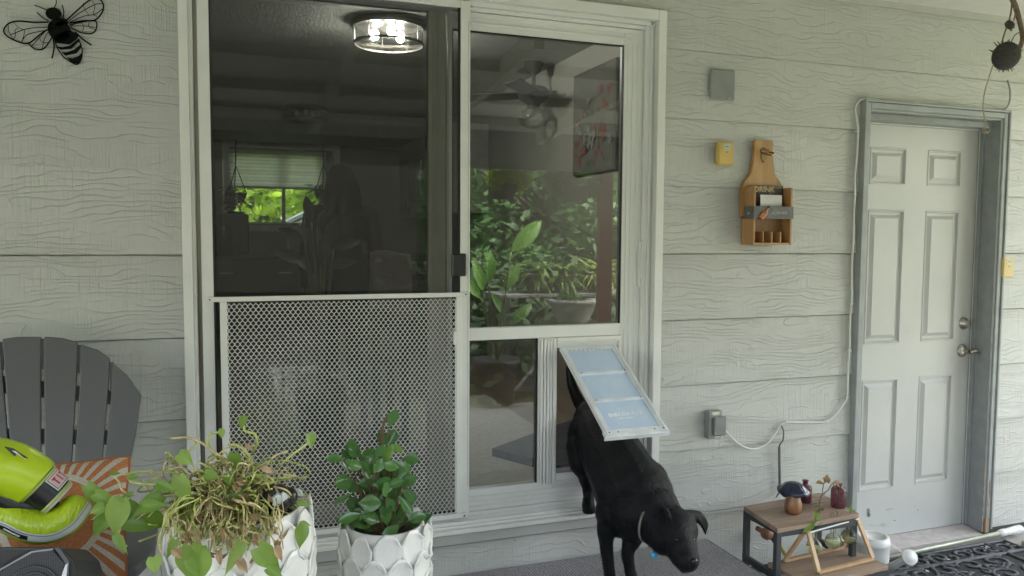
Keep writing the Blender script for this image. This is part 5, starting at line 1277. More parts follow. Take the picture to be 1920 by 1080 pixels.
h, n_ = hitpx(1302, 1051); w = MB(); w.ball(h-n_*.004, (.014,.013,.010), 14, 10); w.build('nose', plain('wet_black_nose', (.012,.012,.013), .22, bump=.5, bscale=300), body, True)
# short coat lying back along the body
rr = random.Random(77); v = []; f = []; tailp = D3(1100,780,.06)
tris = [(p.center.copy(), p.normal.copy(), p.area) for p in body.data.polygons]; acc = []; s_ = 0
for q in tris: s_ += q[2]; acc.append(s_)
import bisect
for k in range(26000):
    c_, n_, _ = tris[bisect.bisect_left(acc, rr.random()*s_)]
    fl_ = (tailp-c_) if c_.z > .40 and c_.y > -.62 else Vector((0, .2, -1)); fl_ = fl_-n_*fl_.dot(n_)
    if fl_.length < 1e-3: continue
    fl_.normalize(); L = rr.uniform(.006, .013)*(.5 if c_.y < -.5 else 1); b_ = n_.cross(fl_)*rr.uniform(.0005, .0009); p = c_+Vector([rr.uniform(-.003,.003) for _ in '123'])
    i = len(v); d_ = (fl_+n_*rr.uniform(.18, .42)+b_*rr.uniform(-120, 120)).normalized(); v += [p-b_, p+b_, p+d_*L]; f.append((i, i+1, i+2))
co_ = mesh('coat', v, f, mat['fur'], body, False, False)
# collar fitted round the neck
nc = D3(1226,982,-.385); ax = (D3(1262,1000,-.47)-D3(1204,950,-.31)).normalized(); ax = (ax+Vector((.25,0,.08))).normalized(); U = ax.orthogonal().normalized(); V_ = ax.cross(U); ring = []
for k in range(40):
    a = 2*math.pi*k/40; d = U*math.cos(a)+V_*math.sin(a); h = bvh.ray_cast(nc, d); r_ = (h[0]-nc).length if h[0] else .09; ring.append(min(r_, .115))
for _ in range(4): ring = [(ring[k-1]+2*ring[k]+ring[(k+1) % 40])/4 for k in range(40)]
w = MB(); v = []; f = []
for k in range(40):
    a = 2*math.pi*k/40; d = U*math.cos(a)+V_*math.sin(a)
    for s_, l in ((-.0045,.001),(-.0045,.0035),(.0045,.0035),(.0045,.001)): v.append(nc+d*(ring[k]+l)+ax*s_)
for k in range(40):
    for j in range(3): f.append((k*4+j, k*4+j+1, ((k+1)%40)*4+j+1, ((k+1)%40)*4+j))
w.add(v, f); col_ = w.build('collar', plain('grey_taupe_collar', (.21,.19,.16), .6), dog, True)
low = min(v, key=lambda p: p.z); tg = D3(1227,1040,-.45); 
w = MB(); w.lathe(tg, [(0,-.001),(.0125,-.001),(.0135,0),(.0125,.001),(0,.0015)], 20, (CAM-tg)); w.build('tag', plain('blue_metal_tag', (.05,.30,.52), .3, .4, var=.3, scale=200), col_, True)
w = MB(); w.tube(spline([D3(1222,1026,-.45), D3(1224,1031,-.455), D3(1226,1036,-.452)]), .0016, 6); w.tube([D3(1215,1026,-.44), D3(1221,1028,-.452), D3(1226,1031,-.45)], .0018, 6); w.build('tag_ring', mat['metal'], col_, True)

# ------------------------------------------------------------ rooms behind the glass
FZ = .37; CZ = 2.78; YF = 6.6
RX = 2.3
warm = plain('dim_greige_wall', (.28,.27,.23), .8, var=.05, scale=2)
def room(name, boxes, m):
    w = MB()
    for a, b in boxes: w.box(a, b)
    return tag(w.build(name, m), kind='structure')
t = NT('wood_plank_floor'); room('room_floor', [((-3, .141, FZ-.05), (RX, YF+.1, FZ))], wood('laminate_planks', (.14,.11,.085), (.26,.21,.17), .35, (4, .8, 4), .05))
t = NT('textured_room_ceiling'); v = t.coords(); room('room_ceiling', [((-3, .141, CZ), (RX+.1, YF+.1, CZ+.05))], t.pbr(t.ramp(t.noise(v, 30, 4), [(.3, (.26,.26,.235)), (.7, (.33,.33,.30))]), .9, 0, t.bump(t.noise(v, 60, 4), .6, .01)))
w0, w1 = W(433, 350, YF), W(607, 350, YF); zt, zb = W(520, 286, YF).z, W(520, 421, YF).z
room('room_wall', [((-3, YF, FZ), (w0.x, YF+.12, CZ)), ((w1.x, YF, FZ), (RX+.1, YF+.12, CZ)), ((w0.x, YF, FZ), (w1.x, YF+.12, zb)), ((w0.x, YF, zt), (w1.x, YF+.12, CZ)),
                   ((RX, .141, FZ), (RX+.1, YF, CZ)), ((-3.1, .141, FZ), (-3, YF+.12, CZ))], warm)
room('room_bulkhead', [((-3, 5.6, 2.55), (RX-.001, YF-.001, CZ-.001))], plain('bulkhead_paint', (.20,.20,.17), .8))
kw = empty('kitchen_window', (.5, YF, zb), 'white framed kitchen window looking onto bright green trees', 'window')
w = MB(); x0, x1 = w0.x, w1.x
ringbox(w, x0-.09, x1+.19, zb-.08, zt+.12, .075, .075, .07, .075, YF-.03, YF-.002); xm = (x0+x1)/2+.06
w.box((xm-.02, YF+.03, zb), (xm+.02, YF+.07, zt)); ringbox(w, x0, x1, zb, zt, .025, .025, .025, .025, YF+.03, YF+.07); w.build('frame', plain('white_window_frame', (.62,.62,.58), .5), kw)
w = MB(); w.box((x0, YF+.045, zb), (x1, YF+.05, zt)); w.build('pane', mat['glass'], kw)
t = NT('pleated_shade_fabric'); tc = t.n('ShaderNodeTexCoord'); s_ = t.n('ShaderNodeSeparateXYZ'); t.l(tc.outputs['Object'], s_.inputs[0])
pl__ = t.math('PINGPONG', t.math('MULTIPLY', s_.outputs['Z'], 26), .5); cc = t.ramp(pl__, [(0, (.62,.62,.56)), (.5, (.85,.85,.80))]); tl = t.n('ShaderNodeBsdfTranslucent'); t.l(cc, tl.inputs[0]); df = t.n('ShaderNodeBsdfDiffuse'); t.l(cc, df.inputs[0])
mx = t.n('ShaderNodeMixShader'); mx.inputs[0].default_value = .7; t.l(df.outputs[0], mx.inputs[1]); t.l(tl.outputs[0], mx.inputs[2]); t.l(mx.outputs[0], t.out.inputs[0])
zbl = W(520, 350, YF).z; w = MB(); n = 9
w.add([p for k in range(n+1) for p in ((x0-.03, YF-.045+.012*(k % 2), zt+.02-(zt+.02-zbl)*k/n), (x1+.02, YF-.045+.012*(k % 2), zt+.02-(zt+.02-zbl)*k/n))], [(2*k, 2*k+1, 2*k+3, 2*k+2) for k in range(n)])
bl = w.build('blind', t.m, kw); w = MB(); w.box((x0-.03, YF-.06, zbl-.03), (x1+.02, YF-.035, zbl)); w.build('bottom_rail', mat['leaf_frame'], bl)
# counter with sink and things on it
dk = plain('dark_cabinet', (.035,.033,.032), .5); ctop = plain('dark_countertop', (.05,.045,.04), .2, var=.4, scale=60)
kc = empty('kitchen_counter', (.4, 6.2, FZ), 'dark kitchen counter under the window', 'counter')
w = MB(); w.box((-2.2, 5.98, FZ+.08), (RX-.01, YF-.01, FZ+.87)); w.build('cabinet', dk, kc)
w = MB(); w.box((-2.2, 5.94, FZ+.875), (RX-.01, YF-.01, FZ+.915), .004); w.build('worktop', ctop, kc)
for k in range(7): x = -1.9+k*.6; w = MB(); w.box((x, 5.955, FZ+.72), (x+.14, 5.975, FZ+.735), .002); w.build('handle', mat['metal'], kc)
fx_ = W(541, 430, 6.3); ctz = FZ+.915
w = MB(); w.tube(spline([(fx_.x, 6.35, ctz), (fx_.x, 6.35, ctz+.24), (fx_.x+.04, 6.3, ctz+.34), (fx_.x+.12, 6.27, ctz+.33), (fx_.x+.15, 6.26, ctz+.22)]), .014, 8)
tag(w.build('kitchen_faucet', mat['metal'], None, True), 'arched metal kitchen faucet silhouetted against the window', 'faucet')
q = W(441, 418, 6.3); w = MB(); w.box((q.x-.16, 6.2, ctz), (q.x+.14, 6.45, q.z+.10), .02); w.box((q.x-.08, 6.25, q.z+.1), (q.x+.10, 6.4, q.z+.125), .008)
tag(w.build('toaster', dk), 'dark toaster on the counter left of the kitchen window', 'toaster')
q = W(425, 440, 6.1); w = MB(); w.lathe((q.x-.04, 6.12, ctz), [(0,0),(.09,0),(.10,.05),(.11,.3),(.10,.33),(0,.34)], 20); tag(w.build('kettle', plain('dark_kettle', (.03,.04,.05), .2, .5), None, True), 'dark metal kettle at the left end of the kitchen counter', 'kettle')
def hplant(px_, label, zc_px):
    c = W(px_, zc_px, 6.35); e = empty('hanging_plant', c, label, 'hanging plant', 'plants hanging at the kitchen window')
    w = MB(); w.lathe(c, [(0,-.08),(.06,-.08),(.10,-.03),(.115,.03),(.105,.03)], 18); w.build('pot', dk, e, True)
    w = MB()
    for k in range(3): a = k*2.1+.3; w.tube([c+Vector((.11*math.cos(a), .11*math.sin(a), .03)), c+Vector((0,0,.33))], .006, 5)
    w.tube([c+Vector((0,0,.33)), Vector((c.x, c.y, 2.55))], .007, 5); w.build('cord', dk, e)
    w = MB(); r = random.Random(int(px_))
    for k in range(70):
        a = r.uniform(0, 6.28); rr_ = r.uniform(.02, .15); o = c+Vector((rr_*math.cos(a), rr_*math.sin(a), r.uniform(-.12, .10))); leaf(w, o, (math.cos(a), math.sin(a), r.uniform(-.9, .4)), (0,-.5,1), r.uniform(.06,.11), .035, 'ell', .3, .2, 3)
    w.build('leaves', leaf_material('houseplant_leaf', [(0,(.05,.12,.02)),(1,(.16,.28,.05))]), e)
hplant(443, 'hanging plant in a dark pot at the left side of the kitchen window', 367); hplant(607, 'trailing hanging plant at the right side of the kitchen window', 362)
# microwave and cupboards on the right-hand run
mX = 1.93
uc = empty('wall_cupboards', (2.1, 5.6, 1.9), 'pale upper kitchen cupboards along the right wall', 'cupboard')
w = MB(); w.box((mX, 4.9, 2.36), (RX-.001, 6.5, 2.549), .003); w.box((mX, 5.92, 1.72), (RX-.001, 6.5, 2.355), .003); w.box((mX, 4.2, 1.72), (RX-.001, 4.895, 2.549), .003); w.build('cabinet', plain('greige_cupboard', (.26,.25,.22), .5), uc)
for y, z in ((5.98,1.80),(5.05,2.39),(4.82,1.8)): w = MB(); w.tube([(mX-.03, y, z), (mX-.03, y, z+.13)], .007, 6); w.build('handle', dk, uc)
mw = empty('microwave', (2.1, 5.4, 1.9), 'dark microwave with silver trim mounted under the upper cupboards', 'microwave')
w = MB(); w.box((mX-.03, 4.92, 1.83), (RX-.001, 5.9, 2.35), .004); w.build('case', plain('steel_microwave', (.28,.28,.27), .3, .8), mw)
w = MB(); w.box((mX-.036, 5.1, 1.88), (mX-.0305, 5.86, 2.3)); w.build('door', plain('black_microwave_glass', (.02,.02,.022), .1), mw)
w = MB(); w.tube([(mX-.06, 5.12, 1.92), (mX-.075, 5.12, 2.1), (mX-.06, 5.12, 2.28)], .009, 8); w.build('handle', mat['metal'], mw)
sk = empty('kitchen_range', (1.95, 5.3, FZ), 'dark kitchen range below the microwave', 'range')
w = MB(); w.box((1.70, 4.2, FZ), (RX-.001, 5.93, FZ+.87), .004); w.build('body', dk, sk); w = MB(); w.box((1.68, 4.2, FZ+.872), (RX-.001, 5.93, FZ+.9), .004); w.build('worktop', ctop, sk)
w = MB(); w.tube([(1.65, 4.4, FZ+.78), (1.65, 5.1, FZ+.78)], .009, 6); w.build('handle', mat['metal'], sk)
# ceiling lights
def cage(c, label, lit):
    e = empty('ceiling_light', c, label, 'ceiling light', 'round caged ceiling lights'); c = Vector(c); R_ = .205; H_ = .125
    w = MB(); w.lathe(c, [(0,0),(.19,0),(.225,-.004),(.225,-.02),(0,-.022)], 32); w.build('canopy', plain('bronze_canopy', (.05,.045,.04), .4, .6), e, True)
    w = MB()
    for z in (-.03, -H_): w.lathe(c, [(R_+.006, z-.006),(R_+.006, z+.006),(R_-.002, z+.006),(R_-.002, z-.006),(R_+.006, z-.006)], 36)
    for k in range(8): a = k*math.pi/4; w.tube([c+Vector((R_*math.cos(a), R_*math.sin(a), -.02)), c+Vector((R_*math.cos(a), R_*math.sin(a), -H_))], .0035, 5)
    w.build('cage', plain('bronze_cage', (.07,.065,.055), .35, .7), e)
    w = MB(); w.lathe(c, [(R_-.006, -.024),(R_-.006, -H_+.002),(0, -H_+.001)], 36); w.build('glass_drum', mat['clear'], e, True)
    for k in range(3):
        a = k*2.1+.5; p = c+Vector((.09*math.cos(a), .09*math.sin(a), -.065)); w = MB(); w.ball(p, (.026,.026,.034), 12, 8)
        b_ = w.build('bulb', emit('lit_bulb', (1,.97,.9), 40) if lit else plain('unlit_bulb', (.5,.5,.46), .2), e, True)
        if lit:
            l = bpy.data.lights.new('bulb_lamp', 'POINT'); l.energy = 1.3; l.color = (1,.95,.86); l.shadow_soft_size = .03; lo = bpy.data.objects.new('bulb_lamp', l); col.objects.link(lo); lo.parent = e; lo.location = p-c-Vector((0,0,.03))
cage((W(730, 30, 1.9).x, 1.92, CZ-.001), 'lit round glass and metal ceiling light glowing near the glass door', True)
cage((.739, 5.35, CZ-.001) if False else (.735, 5.30, CZ-.001), 'unlit round glass and metal ceiling light farther back in the kitchen', False)
# ceiling fan seen through the right-hand pane
c = W(1000, 235, 2.6); c.z = 0; e = empty('ceiling_fan', (c.x, c.y, CZ-.001), 'dark ceiling fan with round glass lamp seen through the right pane', 'ceiling fan'); top = Vector((c.x, c.y, CZ-.001)); fanm = plain('dark_fan_metal', (.03,.028,.022), .7)
w = MB(); w.lathe(top, [(0,0),(.07,0),(.05,-.06),(.014,-.09),(.014,-.17),(.09,-.18),(.12,-.21),(.11,-.27),(.05,-.30),(.05,-.33),(0,-.33)], 24); w.build('motor', fanm, e, True)
for k in range(4):
    a = k*math.pi/2+.9; w = MB(); d = Vector((math.cos(a), math.sin(a), 0)); s_ = Vector((-d.y, d.x, .25)).normalized(); o = top+Vector((0,0,-.24)); w.obox(o+d*.11-s_*.05, d*.42, s_*.12, Vector((0,0,.006))); w.build('blade', fanm, e)
w = MB(); w.lathe(top+Vector((0,0,-.33)), [(.05,0),(.10,-.03),(.115,-.08),(.09,-.13),(.03,-.15),(0,-.152)], 22); w.build('lamp_glass', mat['clear'], e, True)
# flower picture on the right wall
pic = empty('flower_picture', (RX, 1.9, 2.0), 'framed picture of red and white flowers on the inner wall behind the right pane', 'picture')
w = MB(); w.box((RX-.025, 1.58, 1.93), (RX-.001, 2.22, 2.62), .003); w.build('frame', plain('brown_picture_frame', (.10,.085,.065), .7), pic)
w = MB(); w.box((RX-.028, 1.60, 1.95), (RX-.0255, 2.20, 2.60)); w.build('canvas', plain('cream_canvas', (.11,.105,.09), .7), pic)
r = random.Random(2)
for nm, c_, n_ in (('red_blossom', (.16,.03,.018), 26), ('white_blossom', (.20,.19,.165), 14), ('green_sprig', (.05,.08,.03), 18)):
    w = MB()
    for k in range(n_):
        y = 1.9+r.gauss(0, .14); z = 2.15+r.gauss(0, .13); y = min(max(y, 1.64), 2.16); z = min(max(z, 1.99), 2.53); s0 = r.uniform(.02, .045)
        xx = RX-.0285-.0003*k-(.006 if nm[0] == 'w' else 0)
        w.add([(xx, y+math.cos(q*.698)*s0*(1 if q % 2 else .6), z+math.sin(q*.698)*s0*(1 if q % 2 else .6)) for q in range(9)], [tuple(range(9))[::-1]])
    w.build(nm, plain(nm+'_paint', c_, .7, var=.3, scale=40), pic)
# dining chair with a throw, and potted plant
dc = empty('dining_chair', (.95, 1.35, FZ), 'dark dining chair with a pale throw over its back, seen through the screen', 'chair')
qa, qb = W(695, 475, 1.3), W(760, 475, 1.3); z_ = qa.z
w = MB()
for x in (qa.x+.03, qb.x-.0): w.box((x-.02, 1.30, FZ), (x+.02, 1.34, z_), .005); w.box((x-.02, 1.72, FZ), (x+.02, 1.76, FZ+.46), .005)
w.box((qa.x+.02, 1.305, z_-.1), (qb.x, 1.335, z_-.02), .005); w.box((qa.x, 1.30, FZ+.44), (qb.x+.02, 1.77, FZ+.49), .008); w.build('frame', dk, dc)
th = MB(); n = 8; vs = []
for j in range(n+1):
    for i in range(n+1):
        u, v_ = i/n, j/n; vs.append((qa.x-.005+(qb.x-qa.x+.03)*u+.02*v_*(u-.5), 1.29-.012*math.sin(u*9)*v_-.004, z_+.005-.30*v_-.05*u*v_+.012*math.sin(u*5)))
th.add(vs, [(j*(n+1)+i, j*(n+1)+i+1, (j+1)*(n+1)+i+1, (j+1)*(n+1)+i) for j in range(n) for i in range(n)]); o_ = th.build('throw_blanket', plain('pale_throw', (.34,.28,.28), .9), None, True)
m_ = o_.modifiers.new('t', 'SOLIDIFY'); m_.thickness = .008; tag(o_, 'pale throw draped over the back of the dining chair indoors', 'blanket')
hp_ = empty('potted_houseplant', (.38, 1.5, FZ), 'tall broad-leaved houseplant indoors in front of the kitchen', 'plant'); c = W(600, 520, 1.5); c.z = FZ
w = MB(); w.lathe(c, [(0,0),(.11,0),(.14,.25),(.145,.3),(.13,.3),(.12,.27),(0,.27)], 20); w.build('pot', dk, hp_, True)
w = MB(); ws = MB(); r = random.Random(9)
for x, y, dx, dz, L in ((583,405,-.15,1,.20),(598,415,.3,.9,.16),(570,440,-.8,.5,.2),(625,455,.9,.4,.22),(590,460,-.3,.8,.24),(610,450,.3,.8,.24),(575,480,-.7,.3,.24),(620,490,.8,.3,.2),(600,490,.1,.7,.26),(585,500,-.4,.6,.2)):
    p = W(x, y+12, 1.5+r.uniform(-.12,.12)); L *= .72; leaf(w, p, (dx, r.uniform(-.3,.3), dz), (0,-.8,.4), L, L*.42, 'ell', .25, .25, 8); ws.tube(spline([c+Vector((0,0,.28)), (c+p)/2+Vector((0,0,.2)), p]), .007, 5)
w.build('leaves', leaf_material('houseplant_broad_leaf', [(0,(.02,.045,.01)),(1,(.05,.10,.02))], .35, .3), hp_, True); ws.build('stems', sm1, hp_, True)
# rug and a dark couch low behind the right pane
w = MB(); w.box((.6, .4, FZ+.001), (1.7, 2.4, FZ+.012), .003); tag(w.build('indoor_rug', plain('pale_woven_rug', (.42,.41,.37), .9, var=.1, scale=40, bump=.6)), 'pale woven rug on the indoor floor behind the door', 'rug')
w = MB(); w.prism([(1.25,.9,FZ+.013),(1.5,.42,FZ+.013),(2.25,.42,FZ+.013),(2.25,1.6,FZ+.013)], (0,0,.04)); o_ = w.build('dog_bed', plain('slate_dog_bed', (.06,.065,.08), .9, var=.3, scale=20)); tag(o_, 'dark slate pet bed on the indoor floor behind the pet door', 'pet bed')
# person standing indoors
PYY = 2.55; pc = W(640, 400, PYY).x
pe_ = empty('person', (pc, PYY, FZ), 'person in dark clothes with shoulder-length hair standing indoors with the back to the glass', 'person')
cl = plain('dark_navy_clothes', (.004,.0045,.006), 1, **{'Specular IOR Level': 0}); hr = plain('dark_brown_hair', (.004,.003,.0025), 1, bump=.4, bscale=90, **{'Specular IOR Level': 0}); skn = plain('skin', (.16,.09,.065), .8)
def B(x, y, z): return Vector((pc+x, PYY+y, FZ+z*.965))
pp = [('e', B(0,0,1.53), (.076,.092,.112)), ('t', [B(0,.0,1.30), B(0,0,1.44)], [.058,.052]),
      ('e', B(0,.095,1.515), (.012,.018,.016)), ('e', B(-.077,.0,1.52), (.01,.02,.03)), ('e', B(.077,.0,1.52), (.01,.02,.03)),
      ('t', [B(0,0,.92), B(0,0,1.08), B(0,0,1.24), B(0,0,1.33)], [.14,.125,.14,.10]), ('t', [B(-.15,0,1.31), B(.15,0,1.31)], [.065,.065]), ('t', [B(-.08,0,.93), B(.08,0,.93)], [.115,.115])]
for s in (-1, 1):
    pp += [('t', [B(s*.185,0,1.31), B(s*.225,-.01,1.05), B(s*.225,.05,.80)], [.056,.045,.030]), ('t', [B(s*.09,0,.88), B(s*.10,.01,.48), B(s*.10,0,.08)], [.095,.065,.045]), ('t', [B(s*.10,0,.05), B(s*.11,.15,.035)], [.045,.035]),
           ('e', B(s*.225,.06,.745), (.022,.035,.042))]
    for k in range(4): pp.append(('t', [B(s*.225,.04+k*.016,.715), B(s*.22,.045+k*.016,.665+.006*abs(k-1.5)), B(s*.21,.05+k*.015,.635+.008*abs(k-1.5))], [.0095,.009,.008]))
    pp.append(('t', [B(s*.215,.085,.755), B(s*.205,.11,.72), B(s*.20,.115,.695)], [.011,.0095,.0085]))
pb = organic('body', pp, skn, .008, 3, pe_)
tp_ = [('t', [B(0,0,.90), B(0,0,1.08), B(0,0,1.24), B(0,0,1.33)], [.165,.14,.15,.11]), ('t', [B(-.16,0,1.315), B(.16,0,1.315)], [.072,.072])]
for s in (-1, 1): tp_.append(('t', [B(s*.19,0,1.31), B(s*.228,-.01,1.05), B(s*.226,.04,.84)], [.064,.055,.046]))
organic('sweater', tp_, cl, .010, 5, pe_)
organic('trousers', [('t', [B(-.08,0,.93), B(.08,0,.93)], [.135,.135])]+[('t', [B(s*.09,0,.88), B(s*.10,.01,.48), B(s*.10,0,.09)], [.112,.082,.066]) for s in (-1, 1)], cl, .010, 4, pe_)
organic('hair', [('e', B(0,-.015,1.56), (.095,.105,.115)), ('t', [B(-.055,-.05,1.53), B(-.075,-.055,1.42), B(-.085,-.045,1.32)], [.055,.055,.035]), ('t', [B(.055,-.05,1.53), B(.075,-.055,1.42), B(.085,-.045,1.32)], [.055,.055,.035]), ('t', [B(0,-.07,1.5), B(0,-.075,1.34)], [.07,.05])], hr, .009, 4, pe_)
# ------------------------------------------------------------ yard seen in the glass, and what lights the porch
def crown(mb, c, r, n, size, rr, up=.5):
    c = Vector(c)
    cl = []
    for k in range(max(6, n//260)):
        d = Vector((rr.gauss(0,1), rr.gauss(0,1), rr.gauss(0,.8))); d.normalize(); q = rr.uniform(.35, .95)
        cl.append((c+Vector((d.x*r[0]*q, d.y*r[1]*q, d.z*r[2]*q)), rr.uniform(.22, .42)*max(r)))
    v = []; f = []
    for k in range(n):
        cc, cr_ = cl[rr.randrange(len(cl))]; d = Vector((rr.gauss(0,1), rr.gauss(0,1), rr.gauss(0,1))); d.normalize(); p = cc+d*cr_*rr.uniform(.6, 1.05)
        a = Vector((rr.uniform(-1,1), rr.uniform(-1,1), rr.uniform(-.7,.3))).normalized(); nn = (d+Vector((0,0,up))+Vector((rr.uniform(-.5,.5),)*3)).normalized(); b = nn.cross(a)
        if b.length < .01: continue
        b.normalize(); s = size*rr.uniform(.6, 1.3); i = len(v)
        v += [p-a*s*.5, p+b*s*.28, p+a*s*.6, p-b*s*.28]; f.append((i, i+1, i+2, i+3))
    mb.v += v if not mb.v else []; 
    if mb.v is not v and len(mb.v) != len(v):
        pass
    return v, f
def tree(name, base, h, r, n, size, label, m, seed, group='trees around the yard', cat='tree'):
    rr = random.Random(seed); base = Vector(base); e = empty(name, base, label, cat, group)
    w = MB(); tp_ = base+Vector((rr.uniform(-.2,.2), rr.uniform(-.2,.2), h*.72)); w.tube(spline([base, base.lerp(tp_, .5)+Vector((.08,.05,0)), tp_], 5), [.045*h*(1-.07*k) for k in range(11)], 10)
    c = base+Vector((0,0,h-r[2]))
    for k in range(7):
        a = k*.9; s0 = base.lerp(tp_, .45+.07*k); w.tube([s0, s0+Vector((math.cos(a)*r[0]*.4, math.sin(a)*r[1]*.4, r[2]*.35)), s0+Vector((math.cos(a)*r[0]*.75, math.sin(a)*r[1]*.75, r[2]*.6))], [.016*h, .01*h, .004*h], 6)
    w.build('trunk', bark, e, True)
    v, f = crown(MB(), c, r, n, size, rr); mesh('crown', v, f, m, e)
    return e
bark = plain('rough_bark', (.10,.075,.055), .9, var=.4, scale=10, bump=.8, bscale=30)
gr1 = leaf_material('mid_green_foliage', [(0,(.04,.10,.02)),(.6,(.075,.17,.035)),(1,(.12,.23,.05))], .5, .3, 3); gr2 = leaf_material('yellow_green_foliage', [(0,(.40,.52,.05)),(.6,(.62,.78,.09)),(1,(.80,.88,.2))], .5, .6, 3); gr3 = leaf_material('dark_green_foliage', [(0,(.025,.055,.015)),(1,(.06,.11,.03))], .5, .2, 3)
t = NT('lawn_turf'); v = t.coords(); t.pbr(t.ramp(t.noise(v, 2, 6, .7), [(.3, (.07,.10,.035)), (.7, (.13,.17,.06))]), .9, 0, t.bump(t.noise(v, 60, 3), .6, .02))
w = MB(); w.add([(-120,-120,-.10),(120,-120,-.10),(120,120,-.10),(-120,120,-.10)], [(0,1,2,3)]); tag(w.build('lawn', t.m), kind='structure')
w = MB(); w.box((-5, -3.75, -.099), (9, -3.06, -.02)); w.box((-5, -6.4, -.099), (1.2, -3.7505, -.02)); tag(w.build('bounce_paving', plain('pale_bounce_paving', (.36,.35,.33), .85, var=.15, scale=3, bump=.2)), kind='structure')  # paving added to bounce brighter, neutral daylight under the porch
tree('maple_tree', (4.5,-7.9,-.1), 3.5, (1.7,1.1,1.45), 7000, .15, 'fine-leaved maple just beyond the porch, mirrored in the right pane', gr1, 1)
tree('garden_tree', (4.6,-10.6,-.1), 4.4, (2.2,1.6,2.1), 7000, .2, 'round mid green tree beyond the lawn behind the camera', gr1, 2)
tree('garden_tree', (-3.5,-12.5,-.1), 6.5, (2.8,2.2,2.5), 5200, .3, 'dark green tree at the left side of the yard', gr3, 3)
tree('garden_tree', (9.5,-13.5,-.1), 6.5, (2.8,2.2,2.5), 5200, .3, 'large dark tree at the far right corner of the yard', gr3, 4)
tree('back_tree', (-.9,13.2,-.1), 5.2, (2.4,1.6,2.3), 6500, .22, 'bright yellow-green tree seen through the left half of the kitchen window', gr2, 5, 'trees behind the kitchen window')
tree('back_tree', (2.3,14.5,-.1), 5.6, (2.2,1.6,2.6), 6500, .22, 'mid green tree seen through the right half of the kitchen window', gr2, 6, 'trees behind the kitchen window')
tree('back_tree', (.8,17.5,-.1), 7.5, (3.6,1.6,3.6), 6500, .3, 'tall tree farther behind the kitchen window', gr1, 7, 'trees behind the kitchen window')
rr = random.Random(33); v, f = [], []
for k in range(15):
    vv, ff = crown(MB(), (-9+k*1.5, -16+rr.uniform(-.5,.5), .8), (1.1,.7,1.1), 900, .3, rr); n0 = len(v); v += vv; f += [tuple(i+n0 for i in q) for q in ff]
tag(mesh('hedge', v, f, gr3), 'long dark hedge along the far edge of the yard', 'hedge')
for i, (x, y, s, m_) in enumerate(((2.9,-6.6,.9,gr3),(3.7,-7.3,1.15,gr1),(5.3,-7.0,1.0,gr1),(-6.5,-6.2,.9,gr3),(7.0,-7.9,1.2,gr1))):
    v, f = crown(MB(), (x, y, .75*s), (.85*s,.7*s,.85*s), 2600, .13, random.Random(50+i)); e = empty('garden_shrub', (x, y, -.1), ('dark green shrub at the end of the brown fence','leafy mid green shrub standing under the maple','mid green shrub right of the maple','small dark shrub at the far left end of the paving','tall shrub at the right end of the shrub row')[i], 'shrub', 'shrubs along the paving')
    mesh('foliage', v, f, m_, e); w = MB(); w.tube([(x, y, -.1), (x+.03, y, .7*s)], [.04, .02], 8); w.build('stem', bark, e)
fe = empty('pane_darkening_fence', (-1, -6.6, -.1), 'tall dark brown board fence added behind the camera to darken the left pane', 'fence')  # added fence, gives the left pane something dark to mirror
w = MB()
for k in range(52): w.box((-5.6+k*.15, -6.62-.008*(k % 2), -.1), (-5.456+k*.15, -6.60, 2.75+.01*(k % 3)), .003)
w.build('board_panel', wood('pane_darkening_boards', (.012,.010,.008), (.032,.026,.02), .8, (40, 40, 3)), fe)
for x in (-5.6, -3.2, -.8, 1.6): w = MB(); w.box((x, -6.72, -.1), (x+.1, -6.635, 2.8), .004); w.build('post', bark, fe)
nh = empty('neighbour_house', (5.5,-21,-.1), 'blue grey clapboard house beyond the yard, mirrored in the glass', 'house')
t = NT('blue_grey_clapboard'); tc = t.n('ShaderNodeTexCoord'); s_ = t.n('ShaderNodeSeparateXYZ'); t.l(tc.outputs['Object'], s_.inputs[0]); t.pbr((.20,.22,.25), .7, 0, t.bump(t.math('FRACT', t.math('MULTIPLY', s_.outputs['Z'], 6)), .5, .02))
w = MB(); w.box((1,-24,-.1), (11,-18.6,2.9)); w.build('wall', t.m, nh)
w = MB(); w.prism([(.6,-18.2,2.9),(.6,-24.4,2.9),(.6,-21.3,4.8)], (10.8,0,0)); w.build('roof', plain('dark_shingle', (.08,.08,.085), .9), nh)
for x in (8.8,):
    w = MB(); ringbox(w, x, x+1.1, 1.0, 2.2, .08, .08, .08, .08, -18.6, -18.54, 0); fr_ = w.build('window', mat['vinyl'], nh); w = MB(); w.box((x+.08,-18.59,1.08),(x+1.02,-18.57,2.12)); w.build('pane', plain('dark_pane', (.03,.04,.05), .1), fr_)
bh = empty('garage', (1.9, 12, -.1), 'pale gabled garage seen through the kitchen window', 'garage'); q = W(590, 425, 10.6)
w = MB(); w.prism([(q.x-.75,10.6,-.1),(q.x+.55,10.6,-.1),(q.x+.55,10.6,q.z-.05),(q.x-.02,10.6,q.z+.22),(q.x-.75,10.6,q.z-.18)], (0,1.6,0)); w.build('wall', plain('pale_pink_siding', (.62,.56,.52), .7), bh)
w = MB(); w.prism([(q.x-.95,10.5,q.z-.22),(q.x-.02,10.5,q.z+.25),(q.x+.75,10.5,q.z-.10),(q.x+.75,10.5,q.z-.05),(q.x-.02,10.5,q.z+.31),(q.x-.95,10.5,q.z-.17)], (0,1.8,0)); w.build('roof', plain('grey_roof', (.2,.21,.23), .8), bh)

